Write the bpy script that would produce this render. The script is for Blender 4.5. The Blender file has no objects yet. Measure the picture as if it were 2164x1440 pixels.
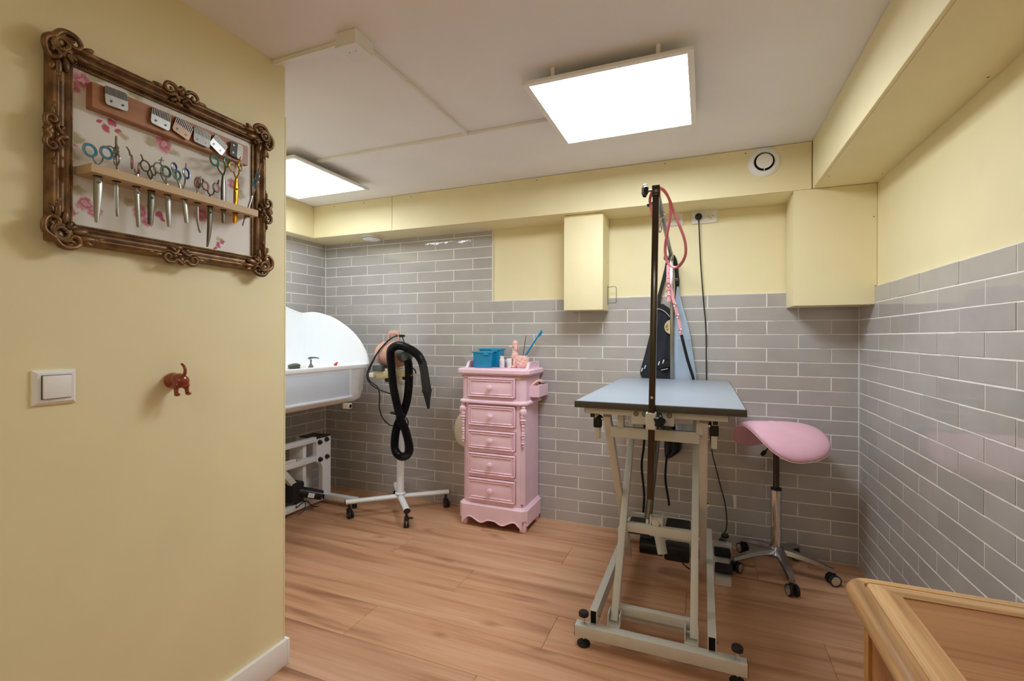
import bpy, bmesh, math, random
from mathutils import Vector, Matrix, Quaternion
random.seed(7)
PI = math.pi
S = bpy.context.scene
C = S.collection
# ------------------------------------------------------------------ camera, light, exposure
FPX, CY, YAW, ROLL, CAMZ = 997.4235, 713.5629, 0.3855, 0.0032, 1.1965
cam = bpy.data.cameras.new('camera'); camo = bpy.data.objects.new('camera', cam); C.objects.link(camo)
cam.sensor_width = 36.0; cam.lens = FPX / 2164 * 36; cam.shift_y = -(720 - CY) / 2164
cam.clip_start = 0.02
_c, _s, _cr, _sr = math.cos(YAW), math.sin(YAW), math.cos(ROLL), math.sin(ROLL)
right = Vector((_cr * _c, _cr * _s, _sr)); down = Vector((_sr * _c, _sr * _s, -_cr)); fwd = Vector((-_s, _c, 0))
M = Matrix((right, -down, -fwd)).transposed().to_4x4(); M.translation = (0, 0, CAMZ)
camo.matrix_world = M
S.camera = camo
w = bpy.data.worlds.new('world'); S.world = w; w.use_nodes = True
w.node_tree.nodes['Background'].inputs[0].default_value = (0.9, 0.95, 1, 1)
w.node_tree.nodes['Background'].inputs[1].default_value = 0.05
S.view_settings.view_transform = 'Standard'; S.view_settings.look = 'None'
S.view_settings.gamma = 1; S.view_settings.use_curve_mapping = False
S.view_settings.exposure = 0.1
PANEL_STRENGTH = {'table': 24.0, 'bath': 12.0, 'added_fill': 9.0}   # two LED ceiling panels in view; a third added behind the camera as fill
PANEL_COLOR = (0.86, 0.93, 1.0)
S.cycles.max_bounces = 10; S.cycles.diffuse_bounces = 6; S.cycles.caustics_reflective = False

# ------------------------------------------------------------------ helpers
def lin(h):
    h = h.lstrip('#'); v = [int(h[i:i + 2], 16) / 255 for i in (0, 2, 4)]
    return tuple((x / 12.92 if x <= .04045 else ((x + .055) / 1.055) ** 2.4) for x in v) + (1,)
MATS = {}
def nn(nt, t, **k):
    n = nt.nodes.new(t)
    for a, b in k.items(): setattr(n, a, b)
    return n
def pm(name, col, rough=.5, metal=0.0, nscale=12, namt=.06, bump=0, bscale=60, bdist=.001, spec=.5, stretch=(1, 1, 1), coat=0, trans=0, sheen=0, rand=0, alpha=1):
    """procedural principled material: noise-varied colour, optional noise bump, optional per-object variation"""
    if name in MATS: return MATS[name]
    m = bpy.data.materials.new(name); m.use_nodes = True; nt = m.node_tree; L = nt.links
    b = nt.nodes['Principled BSDF']
    tc = nn(nt, 'ShaderNodeTexCoord'); mp = nn(nt, 'ShaderNodeMapping'); mp.inputs['Scale'].default_value = stretch
    L.new(tc.outputs['Object'], mp.inputs['Vector'])
    no = nn(nt, 'ShaderNodeTexNoise'); no.inputs['Scale'].default_value = nscale; no.inputs['Detail'].default_value = 4
    L.new(mp.outputs[0], no.inputs['Vector'])
    c = lin(col) if isinstance(col, str) else col
    mr = nn(nt, 'ShaderNodeMapRange'); mr.inputs['To Min'].default_value = 1 - namt; mr.inputs['To Max'].default_value = 1 + namt
    mr.inputs['From Min'].default_value = .3; mr.inputs['From Max'].default_value = .7
    L.new(no.outputs['Fac'], mr.inputs['Value'])
    val = mr.outputs[0]
    if rand:
        oi = nn(nt, 'ShaderNodeObjectInfo'); r2 = nn(nt, 'ShaderNodeMapRange')
        r2.inputs['To Min'].default_value = 1 - rand; r2.inputs['To Max'].default_value = 1 + rand
        L.new(oi.outputs['Random'], r2.inputs['Value'])
        mu = nn(nt, 'ShaderNodeMath', operation='MULTIPLY'); L.new(val, mu.inputs[0]); L.new(r2.outputs[0], mu.inputs[1]); val = mu.outputs[0]
    vm = nn(nt, 'ShaderNodeVectorMath', operation='SCALE'); vm.inputs[0].default_value = c[:3]
    L.new(val, vm.inputs['Scale']); L.new(vm.outputs[0], b.inputs['Base Color'])
    b.inputs['Roughness'].default_value = rough; b.inputs['Metallic'].default_value = metal
    b.inputs['Specular IOR Level'].default_value = spec; b.inputs['Coat Weight'].default_value = coat
    b.inputs['Coat Roughness'].default_value = .08
    b.inputs['Transmission Weight'].default_value = trans; b.inputs['Sheen Weight'].default_value = sheen
    if bump:
        n2 = nn(nt, 'ShaderNodeTexNoise'); n2.inputs['Scale'].default_value = bscale; n2.inputs['Detail'].default_value = 3
        L.new(mp.outputs[0], n2.inputs['Vector'])
        bp = nn(nt, 'ShaderNodeBump'); bp.inputs['Strength'].default_value = bump; bp.inputs['Distance'].default_value = bdist
        L.new(n2.outputs['Fac'], bp.inputs['Height']); L.new(bp.outputs[0], b.inputs['Normal'])
    MATS[name] = m; return m

def bm_new(): return bmesh.new()
def xf(bm, vs, Mx):
    if Mx is not None: bmesh.ops.transform(bm, matrix=Mx, verts=vs)
def bx(bm, x0, x1, y0, y1, z0, z1, bev=0, seg=2, Mx=None):
    r = bmesh.ops.create_cube(bm, size=1); vs = r['verts']
    bmesh.ops.transform(bm, matrix=Matrix.Translation(((x0 + x1) / 2, (y0 + y1) / 2, (z0 + z1) / 2)) @ Matrix.Diagonal((abs(x1 - x0), abs(y1 - y0), abs(z1 - z0), 1)), verts=vs)
    if bev:
        es = list({e for v in vs for e in v.link_edges})
        r = bmesh.ops.bevel(bm, geom=es, offset=bev, segments=seg, affect='EDGES', profile=.5)
        vs = list({v for f in r['faces'] for v in f.verts} | {v for v in vs if v.is_valid})
    xf(bm, vs, Mx); return bm
def cyl(bm, p0, p1, r0, r1=None, n=16, caps=True):
    p0 = Vector(p0); p1 = Vector(p1); d = p1 - p0
    q = d.to_track_quat('Z', 'Y').to_matrix().to_4x4()
    bmesh.ops.create_cone(bm, cap_ends=caps, segments=n, radius1=r0, radius2=r0 if r1 is None else r1, depth=d.length, matrix=Matrix.Translation((p0 + p1) / 2) @ q)
    return bm
def ell(bm, c, r, n=16, m=10, Mx=None):
    if not hasattr(r, '__len__'): r = (r, r, r)
    T = Matrix.Translation(c) @ Matrix.Diagonal((*r, 1))
    bmesh.ops.create_uvsphere(bm, u_segments=n, v_segments=m, radius=1, matrix=(Mx @ T) if Mx is not None else T); return bm
def smooth_pts(pts, k=6, closed=False):
    """Catmull-Rom through the points"""
    P = [Vector(p) for p in pts]; n = len(P); out = []
    rng = range(n) if closed else range(n - 1)
    for i in rng:
        p0 = P[(i - 1) % n] if (closed or i > 0) else P[0]; p1 = P[i]; p2 = P[(i + 1) % n]
        p3 = P[(i + 2) % n] if (closed or i + 2 < n) else P[-1]
        for j in range(k):
            t = j / k
            out.append(.5 * ((2 * p1) + (p2 - p0) * t + (2 * p0 - 5 * p1 + 4 * p2 - p3) * t * t + (3 * p1 - p0 - 3 * p2 + p3) * t ** 3))
    if not closed: out.append(P[-1])
    return out
def resample(pts, step):
    P = [Vector(p) for p in pts]; out = [P[0]]; acc = 0
    for a, b in zip(P, P[1:]):
        L = (b - a).length
        if L == 0: continue
        t = step - acc
        while t <= L:
            out.append(a + (b - a) * (t / L)); t += step
        acc = (acc + L) % step
    return out
def tube(bm, pts, r, n=10, closed=False, caps=True, r2=None, up=None, tw=0):
    """sweep; r may be a list; r2 = second half-width (flat strap) with up = fixed normal hint"""
    P = [Vector(p) for p in pts]; m = len(P); rings = []
    T = []
    for i in range(m):
        a = P[(i - 1) % m] if (closed or i > 0) else P[i]; b = P[(i + 1) % m] if (closed or i < m - 1) else P[i]
        t = (b - a); T.append(t.normalized() if t.length > 1e-9 else Vector((0, 0, 1)))
    N = Vector(up) if up is not None else (Vector((0, 0, 1)) if abs(T[0].z) < .9 else Vector((1, 0, 0)))
    for i in range(m):
        if up is not None: N = Vector(up)
        N = (N - T[i] * N.dot(T[i]))
        N = N.normalized() if N.length > 1e-6 else T[i].orthogonal().normalized()
        B = T[i].cross(N)
        ra = r[i] if hasattr(r, '__len__') else r; rb = (r2[i] if hasattr(r2, '__len__') else r2) if r2 is not None else ra
        ring = []
        for k in range(n):
            a = 2 * PI * (k + .5 * (n == 4)) / n
            ring.append(bm.verts.new(P[i] + N * (math.cos(a) * ra) + B * (math.sin(a) * rb)))
        rings.append(ring)
    for i in range(m if closed else m - 1):
        A = rings[i]; Bq = rings[(i + 1) % m]
        for k in range(n): bm.faces.new((A[k], A[(k + 1) % n], Bq[(k + 1) % n], Bq[k]))
    if caps and not closed:
        bm.faces.new(rings[0][::-1]); bm.faces.new(rings[-1])
    return bm
def bar(bm, p0, p1, w, h, up=(0, 0, 1), bev=.0):
    """rectangular bar from p0 to p1, w across, h along up"""
    p0 = Vector(p0); p1 = Vector(p1); d = (p1 - p0); L = d.length; z = d.normalized(); u = Vector(up); u = (u - z * u.dot(z)).normalized(); x = u.cross(z)
    R = Matrix((x, u, z)).transposed().to_4x4(); R.translation = p0
    bx(bm, -w / 2, w / 2, -h / 2, h / 2, 0, L, bev, 2, R); return bm
def lathe(bm, prof, n=24, Mx=None, cap=True):
    rings = []; allv = []
    for r, z in prof:
        if r < 1e-6: v = bm.verts.new((0, 0, z)); rings.append([v]); allv.append(v)
        else:
            ring = [bm.verts.new((r * math.cos(2 * PI * k / n), r * math.sin(2 * PI * k / n), z)) for k in range(n)]; rings.append(ring); allv += ring
    for A, B in zip(rings, rings[1:]):
        for k in range(n):
            if len(A) == 1 and len(B) == 1: continue
            if len(A) == 1: bm.faces.new((A[0], B[(k + 1) % n], B[k]))
            elif len(B) == 1: bm.faces.new((A[k], A[(k + 1) % n], B[0]))
            else: bm.faces.new((A[k], A[(k + 1) % n], B[(k + 1) % n], B[k]))
    if cap:
        if len(rings[0]) > 1: bm.faces.new(rings[0][::-1])
        if len(rings[-1]) > 1: bm.faces.new(rings[-1])
    xf(bm, allv, Mx); return bm
def prism(bm, poly, d0, d1, f):
    """extrude a 2D polygon between depths d0,d1; f(u,v,d)->xyz"""
    A = [bm.verts.new(f(u, v, d0)) for u, v in poly]; B = [bm.verts.new(f(u, v, d1)) for u, v in poly]; n = len(poly)
    fs = [bm.faces.new(A), bm.faces.new(B[::-1])]
    for k in range(n): fs.append(bm.faces.new((A[k], B[k], B[(k + 1) % n], A[(k + 1) % n])))
    return bm
def torus(bm, c, ax, R, r, n=24, m=8, sq=1.0):
    ax = Vector(ax).normalized(); u = ax.orthogonal().normalized(); v = ax.cross(u); c = Vector(c)
    tube(bm, [c + (u * math.cos(2 * PI * i / n) + v * math.sin(2 * PI * i / n)) * R for i in range(n)], r, m, closed=True); return bm
W = {}
def finish(me, ang=38):
    me.polygons.foreach_set('use_smooth', [True] * len(me.polygons))
    try: me.set_sharp_from_angle(angle=math.radians(ang))
    except Exception: pass
def mesh(name, bm, mat, ang=38, fixn=True):
    if fixn: bmesh.ops.recalc_face_normals(bm, faces=bm.faces[:])
    me = bpy.data.meshes.new(name); bm.to_mesh(me); bm.free(); finish(me, ang)
    me.materials.append(mat); return me
def part(name, bm, mat, parent, world=True, ang=38, label=None, kind=None):
    me = bm if isinstance(bm, bpy.types.Mesh) else mesh(name, bm, mat, ang)
    o = bpy.data.objects.new(name, me); C.objects.link(o); o.parent = parent
    if world: o.matrix_parent_inverse = W[parent].inverted(); W[o] = Matrix.Identity(4)
    else: W[o] = W[parent].copy()
    if label: o['label'] = label
    if kind: o['kind'] = kind
    return o
def tag(o, label, cat, group=None):
    o['label'] = label; o['category'] = cat
    if group: o['group'] = group
    return o
def thing(name, label, cat, loc, rz=0, group=None, rot=None):
    o = bpy.data.objects.new(name, None); C.objects.link(o); o.empty_display_size = .05
    o.location = loc; o.rotation_euler = rot if rot else (0, 0, rz)
    W[o] = Matrix.Translation(loc) @ o.rotation_euler.to_matrix().to_4x4()
    return tag(o, label, cat, group)
def single(name, bm, mat, label, cat, group=None, ang=38):
    """a thing that is one mesh, origin at the middle of its base"""
    bmesh.ops.recalc_face_normals(bm, faces=bm.faces[:])
    xs = [v.co.x for v in bm.verts]; ys = [v.co.y for v in bm.verts]; zs = [v.co.z for v in bm.verts]
    loc = Vector(((min(xs) + max(xs)) / 2, (min(ys) + max(ys)) / 2, min(zs)))
    bmesh.ops.translate(bm, vec=-loc, verts=bm.verts[:])
    o = bpy.data.objects.new(name, mesh(name, bm, mat, ang)); C.objects.link(o); o.location = loc
    W[o] = Matrix.Translation(loc); return tag(o, label, cat, group)
def struct(name, bm, mat, label=None, ang=38):
    o = bpy.data.objects.new(name, mesh(name, bm, mat, ang)); C.objects.link(o); W[o] = Matrix.Identity(4)
    o['kind'] = 'structure'
    if label: o['label'] = label
    return o
# ------------------------------------------------------------------ materials
YELLOW = pm('yellow_paint', '#ece0b4', .55, nscale=5, namt=.025, bump=.15, bscale=180, bdist=.0006)
CEILM = pm('ceiling_paint', '#f3f1f2', .8, nscale=4, namt=.02, bump=.1, bscale=120, bdist=.0005)
GROUT = pm('grout', '#efece6', .85, nscale=40, namt=.05)
WHITE = pm('white_plastic', '#f0eeea', .35, nscale=8, namt=.015)
WHITEG = pm('white_gelcoat', '#eef1f4', .18, nscale=4, namt=.012, coat=.3)
PANELW = pm('bluish_white_panel', '#d9e6f5', .3, nscale=6, namt=.02)
WHITEM = pm('white_powder_coat', '#e6e8ea', .4, nscale=30, namt=.02)
CREAMM = pm('cream_powder_coat', '#d5d5cf', .42, nscale=30, namt=.03)
CREAM = pm('cream_plastic', '#ebe5d4', .4, nscale=10, namt=.03)
BLACK = pm('black_plastic', '#17171a', .4, nscale=20, namt=.1)
BLACKG = pm('black_gloss_plastic', '#111114', .28, nscale=20, namt=.1)
RUBBER = pm('black_rubber', '#1b1a19', .7, nscale=60, namt=.12)
CHROME = pm('chrome', '#d6d6d6', .12, 1, nscale=10, namt=.03)
STEEL = pm('brushed_steel', '#a5a4a0', .26, 1, nscale=80, namt=.08, stretch=(1, 1, .1))
DSTEEL = pm('dark_steel', '#6f6a60', .3, 1, nscale=60, namt=.1)
DCHROME = pm('dark_chrome_tube', '#524b45', .16, 1, nscale=10, namt=.04)
ALU = pm('polished_aluminium', '#a9a9ab', .25, 1, nscale=30, namt=.05)
BRASS = pm('aged_nickel', '#8f8470', .35, 1, nscale=40, namt=.06)
GOLDSC = pm('gold_coated_steel', '#c98a1e', .25, 1, nscale=40, namt=.05)
PINKP = pm('pink_chalk_paint', '#f2d0de', .5, nscale=9, namt=.05, bump=.12, bscale=90, bdist=.0006)
PINKV = pm('pink_vinyl', '#f7c4d8', .42, nscale=14, namt=.03, bump=.2, bscale=400, bdist=.0004)
PINKSEAM = pm('pale_pink_thread', '#ecc8d0', .6, nscale=60, namt=.06)
PINKL = pm('pink_leather', '#dd7f88', .5, nscale=50, namt=.06)
PINKC = pm('light_pink_leather', '#eda3ac', .5, nscale=50, namt=.06)
PINKCER = pm('pale_pink_ceramic', '#f0c3ba', .35, nscale=60, namt=.05, bump=.35, bscale=120, bdist=.002)
SALMON = pm('salmon_enamel', '#cfa08d', .3, nscale=10, namt=.03)
BLUEB = pm('blue_translucent_plastic', '#1187b4', .25, nscale=9, namt=.06, coat=.2)
BLUES = pm('blue_aluminium', '#1d8fc4', .28, .5, nscale=30, namt=.05)
RINGB = pm('blue_ring_rubber', '#2e8fb5', .5, nscale=30, namt=.05)
RINGDB = pm('royal_blue_ring_rubber', '#1e3f94', .5, nscale=30, namt=.05)
RINGT = pm('teal_ring_rubber', '#2d9585', .5, nscale=30, namt=.05)
RINGG = pm('green_ring_rubber', '#2f6d4f', .5, nscale=30, namt=.05)
RINGP = pm('pink_ring_rubber', '#cf6a7c', .5, nscale=30, namt=.05)
RINGPP = pm('dusty_pink_ring', '#b98a86', .45, nscale=30, namt=.05)
RINGC = pm('cream_ring', '#cdbfa6', .45, nscale=30, namt=.05)
RED = pm('red_plastic', '#d33a35', .35, nscale=20, namt=.05)
BROWNC = pm('glazed_brown', '#8a3516', .22, nscale=40, namt=.12, bump=.3, bscale=90, bdist=.002, coat=.4)
NAVY = pm('navy_cloth', '#181b26', .8, nscale=30, namt=.12, bump=.2, bscale=500, bdist=.0005, sheen=.2)
BLUEC = pm('pale_blue_cloth', '#aebfd2', .8, nscale=14, namt=.05, bump=.2, bscale=500, bdist=.0005)
BLACKW = pm('black_webbing', '#131315', .75, nscale=80, namt=.12)
TABLET = None
EDGE = pm('dark_edge_trim', '#4e4a45', .5, nscale=30, namt=.05)
GREYP = pm('grey_plastic', '#5c6468', .45, nscale=20, namt=.05)
LABEL = pm('paper_label', '#e9e9ec', .6, nscale=20, namt=.03)
DARKIN = pm('dark_void', '#0b0a09', .9)
SCREWM = pm('screw_head', '#7d6a4c', .4, .6, nscale=50, namt=.1)
GREENGREY = pm('grey_green_bristle', '#56625c', .6, nscale=60, namt=.15)
SHELFW = pm('painted_beige_wood', '#c8ad86', .55, nscale=30, namt=.05, stretch=(1, .1, 1))
def emit_mat(name, col, s):
    m = bpy.data.materials.new(name); m.use_nodes = True; nt = m.node_tree; b = nt.nodes['Principled BSDF']
    b.inputs['Base Color'].default_value = (.9, .9, .9, 1); b.inputs['Emission Color'].default_value = (*col, 1)
    tc = nn(nt, 'ShaderNodeTexCoord'); no = nn(nt, 'ShaderNodeTexNoise'); no.inputs['Scale'].default_value = 3
    nt.links.new(tc.outputs['Object'], no.inputs['Vector'])
    mr = nn(nt, 'ShaderNodeMapRange'); mr.inputs['To Min'].default_value = s * .98; mr.inputs['To Max'].default_value = s * 1.02
    nt.links.new(no.outputs['Fac'], mr.inputs['Value']); nt.links.new(mr.outputs[0], b.inputs['Emission Strength'])
    return m
LED = {k: emit_mat('led_diffuser_' + k, PANEL_COLOR, v) for k, v in PANEL_STRENGTH.items()}
def tile_mat():
    m = bpy.data.materials.new('glazed_tile'); m.use_nodes = True; nt = m.node_tree; L = nt.links; b = nt.nodes['Principled BSDF']
    tc = nn(nt, 'ShaderNodeTexCoord'); oi = nn(nt, 'ShaderNodeObjectInfo')
    geo = nn(nt, 'ShaderNodeNewGeometry')
    no = nn(nt, 'ShaderNodeTexNoise'); no.inputs['Scale'].default_value = 7; no.inputs['Detail'].default_value = 5; no.inputs['Roughness'].default_value = .55
    L.new(geo.outputs['Position'], no.inputs['Vector'])
    a = nn(nt, 'ShaderNodeMapRange'); a.inputs['From Min'].default_value = .3; a.inputs['From Max'].default_value = .7; a.inputs['To Min'].default_value = -.05; a.inputs['To Max'].default_value = .05
    L.new(no.outputs['Fac'], a.inputs['Value'])
    r = nn(nt, 'ShaderNodeMapRange'); r.inputs['To Min'].default_value = .94; r.inputs['To Max'].default_value = 1.06; L.new(oi.outputs['Random'], r.inputs['Value'])
    ad = nn(nt, 'ShaderNodeMath', operation='ADD'); L.new(a.outputs[0], ad.inputs[0]); L.new(r.outputs[0], ad.inputs[1])
    vm = nn(nt, 'ShaderNodeVectorMath', operation='SCALE'); vm.inputs[0].default_value = lin('#b0aca8')[:3]
    L.new(ad.outputs[0], vm.inputs['Scale']); L.new(vm.outputs[0], b.inputs['Base Color'])
    b.inputs['Roughness'].default_value = .045; b.inputs['Specular IOR Level'].default_value = .75
    ofs = nn(nt, 'ShaderNodeVectorMath', operation='SCALE'); ofs.inputs[0].default_value = (13, 7, 5); L.new(oi.outputs['Random'], ofs.inputs['Scale'])
    add = nn(nt, 'ShaderNodeVectorMath', operation='ADD'); L.new(geo.outputs['Position'], add.inputs[0]); L.new(ofs.outputs[0], add.inputs[1])
    n2 = nn(nt, 'ShaderNodeTexNoise'); n2.inputs['Scale'].default_value = 14; n2.inputs['Detail'].default_value = 2; L.new(add.outputs[0], n2.inputs['Vector'])
    bp = nn(nt, 'ShaderNodeBump'); bp.inputs['Strength'].default_value = .26; bp.inputs['Distance'].default_value = .004
    L.new(n2.outputs['Fac'], bp.inputs['Height']); L.new(bp.outputs[0], b.inputs['Normal'])
    return m
TILE = tile_mat()
def wood_mat(name, c_light, c_mid, c_dark, axis=0, scale=1.0, rough=.4, knots=True, bump=.2, streak=.5, rnd=.08, kn=.85):
    """grain along axis; every object gets its own stretch of grain"""
    m = bpy.data.materials.new(name); m.use_nodes = True; nt = m.node_tree; L = nt.links; b = nt.nodes['Principled BSDF']
    geo = nn(nt, 'ShaderNodeNewGeometry'); oi = nn(nt, 'ShaderNodeObjectInfo')
    ofs = nn(nt, 'ShaderNodeVectorMath', operation='SCALE'); ofs.inputs[0].default_value = (17, 23, 11); L.new(oi.outputs['Random'], ofs.inputs['Scale'])
    add = nn(nt, 'ShaderNodeVectorMath', operation='ADD'); L.new(geo.outputs['Position'], add.inputs[0]); L.new(ofs.outputs[0], add.inputs[1])
    def noise(sc, st, det=4, dist=0):
        mp = nn(nt, 'ShaderNodeMapping'); v = [1, 1, 1]; v[axis] = st; mp.inputs['Scale'].default_value = [x * scale for x in v]
        L.new(add.outputs[0], mp.inputs['Vector'])
        n = nn(nt, 'ShaderNodeTexNoise'); n.inputs['Scale'].default_value = sc; n.inputs['Detail'].default_value = det; n.inputs['Distortion'].default_value = dist
        L.new(mp.outputs[0], n.inputs['Vector']); return n
    n1 = noise(14, .07, 6, .6); n2 = noise(95, .03, 3, .2); n3 = noise(3.5, .35, 3, .5)
    cr = nn(nt, 'ShaderNodeValToRGB'); e = cr.color_ramp; e.elements[0].position = .30; e.elements[0].color = lin(c_dark)
    e.elements[1].position = .68; e.elements[1].color = lin(c_light); x = e.elements.new(.46); x.color = lin(c_mid)
    L.new(n1.outputs['Fac'], cr.inputs['Fac'])
    mx = nn(nt, 'ShaderNodeMix', data_type='RGBA', blend_type='MULTIPLY'); mx.inputs['Factor'].default_value = streak
    c2 = nn(nt, 'ShaderNodeValToRGB'); c2.color_ramp.elements[0].position = .35; c2.color_ramp.elements[0].color = (.62, .55, .5, 1); c2.color_ramp.elements[1].position = .55; c2.color_ramp.elements[1].color = (1, 1, 1, 1)
    L.new(n2.outputs['Fac'], c2.inputs['Fac']); L.new(cr.outputs[0], mx.inputs[6]); L.new(c2.outputs[0], mx.inputs[7])
    out = mx.outputs[2]
    m3 = nn(nt, 'ShaderNodeMix', data_type='RGBA', blend_type='MIX'); c3 = nn(nt, 'ShaderNodeMapRange'); c3.inputs['From Min'].default_value = .35; c3.inputs['From Max'].default_value = .75; c3.inputs['To Max'].default_value = .5
    L.new(n3.outputs['Fac'], c3.inputs['Value']); L.new(c3.outputs[0], m3.inputs['Factor']); L.new(out, m3.inputs[6]); m3.inputs[7].default_value = lin(c_mid); out = m3.outputs[2]
    if knots:
        mp = nn(nt, 'ShaderNodeMapping'); v = [4.2, 4.2, 4.2]; v[axis] = 1.5; mp.inputs['Scale'].default_value = v; L.new(add.outputs[0], mp.inputs['Vector'])
        nw = nn(nt, 'ShaderNodeTexNoise'); nw.inputs['Scale'].default_value = 4; L.new(mp.outputs[0], nw.inputs['Vector'])
        ma = nn(nt, 'ShaderNodeMix', data_type='VECTOR'); ma.inputs['Factor'].default_value = .22; L.new(mp.outputs[0], ma.inputs[4]); L.new(nw.outputs['Color'], ma.inputs[5])
        vo = nn(nt, 'ShaderNodeTexVoronoi'); vo.inputs['Scale'].default_value = 1.0; vo.voronoi_dimensions = '2D'; L.new(ma.outputs[1], vo.inputs['Vector'])
        kr = nn(nt, 'ShaderNodeMapRange'); kr.inputs['From Min'].default_value = .015; kr.inputs['From Max'].default_value = .085; kr.inputs['To Min'].default_value = kn; kr.inputs['To Max'].default_value = 0; L.new(vo.outputs['Distance'], kr.inputs['Value'])
        m4 = nn(nt, 'ShaderNodeMix', data_type='RGBA', blend_type='MIX'); L.new(kr.outputs[0], m4.inputs['Factor']); L.new(out, m4.inputs[6]); m4.inputs[7].default_value = lin(c_dark); out = m4.outputs[2]
    rr = nn(nt, 'ShaderNodeMapRange'); rr.inputs['To Min'].default_value = 1 - rnd; rr.inputs['To Max'].default_value = 1 + rnd; L.new(oi.outputs['Random'], rr.inputs['Value'])
    sc = nn(nt, 'ShaderNodeVectorMath', operation='SCALE'); L.new(out, sc.inputs[0]); L.new(rr.outputs[0], sc.inputs['Scale']); L.new(sc.outputs[0], b.inputs['Base Color'])
    b.inputs['Roughness'].default_value = rough
    bp = nn(nt, 'ShaderNodeBump'); bp.inputs['Strength'].default_value = bump; bp.inputs['Distance'].default_value = .0008; L.new(n2.outputs['Fac'], bp.inputs['Height']); L.new(bp.outputs[0], b.inputs['Normal'])
    return m
FLOORW = wood_mat('plank_floor', '#d6aa88', '#c69571', '#8f6144', 0, 1, .40, streak=.28, rnd=.06, kn=.6)
OAK = wood_mat('oak_frame', '#dfbb8c', '#cda06c', '#8f5f33', 1, 1.3, .33, False, streak=.8)
OAKX = wood_mat('oak_frame_cross', '#dfbb8c', '#cda06c', '#8f5f33', 0, 1.3, .33, False, streak=.8)
OAKZ = wood_mat('oak_upright', '#d0a56c', '#b98850', '#8a5d30', 2, 1.6, .38, False)
OAKP = wood_mat('oak_panel', '#bb8350', '#a56c3b', '#6d4120', 0, 1.1, .32, False, streak=.7)
RAILW = wood_mat('rail_wood', '#b07a52', '#a06a44', '#7b4a2b', 1, 1.5, .45, False)
def gold_mat():
    m = bpy.data.materials.new('antique_gold'); m.use_nodes = True; nt = m.node_tree; L = nt.links; b = nt.nodes['Principled BSDF']
    geo = nn(nt, 'ShaderNodeNewGeometry'); no = nn(nt, 'ShaderNodeTexNoise'); no.inputs['Scale'].default_value = 28; no.inputs['Detail'].default_value = 3
    L.new(geo.outputs['Position'], no.inputs['Vector'])
    cr = nn(nt, 'ShaderNodeValToRGB'); cr.color_ramp.elements[0].position = .35; cr.color_ramp.elements[0].color = lin('#5d4127'); cr.color_ramp.elements[1].position = .7; cr.color_ramp.elements[1].color = lin('#8d6a42')
    L.new(no.outputs['Fac'], cr.inputs['Fac']); L.new(cr.outputs[0], b.inputs['Base Color'])
    b.inputs['Metallic'].default_value = .45; b.inputs['Roughness'].default_value = .38
    bp = nn(nt, 'ShaderNodeBump'); bp.inputs['Strength'].default_value = .3; bp.inputs['Distance'].default_value = .001; L.new(no.outputs['Fac'], bp.inputs['Height']); L.new(bp.outputs[0], b.inputs['Normal'])
    return m
GOLD = gold_mat()
def table_mat():
    m = bpy.data.materials.new('ribbed_table_rubber'); m.use_nodes = True; nt = m.node_tree; L = nt.links; b = nt.nodes['Principled BSDF']
    geo = nn(nt, 'ShaderNodeNewGeometry'); mp = nn(nt, 'ShaderNodeMapping'); L.new(geo.outputs['Position'], mp.inputs['Vector'])
    wv = nn(nt, 'ShaderNodeTexWave'); wv.inputs['Scale'].default_value = 55; wv.inputs['Distortion'].default_value = .3; L.new(mp.outputs[0], wv.inputs['Vector'])
    no = nn(nt, 'ShaderNodeTexNoise'); no.inputs['Scale'].default_value = 6; L.new(geo.outputs['Position'], no.inputs['Vector'])
    cr = nn(nt, 'ShaderNodeValToRGB'); cr.color_ramp.elements[0].color = lin('#8d97a3'); cr.color_ramp.elements[1].color = lin('#9ca6b2'); L.new(no.outputs['Fac'], cr.inputs['Fac']); L.new(cr.outputs[0], b.inputs['Base Color'])
    b.inputs['Roughness'].default_value = .38
    bp = nn(nt, 'ShaderNodeBump'); bp.inputs['Strength'].default_value = .12; bp.inputs['Distance'].default_value = .001; L.new(wv.outputs['Fac'], bp.inputs['Height']); L.new(bp.outputs[0], b.inputs['Normal'])
    return m
TABLET = table_mat()
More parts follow.
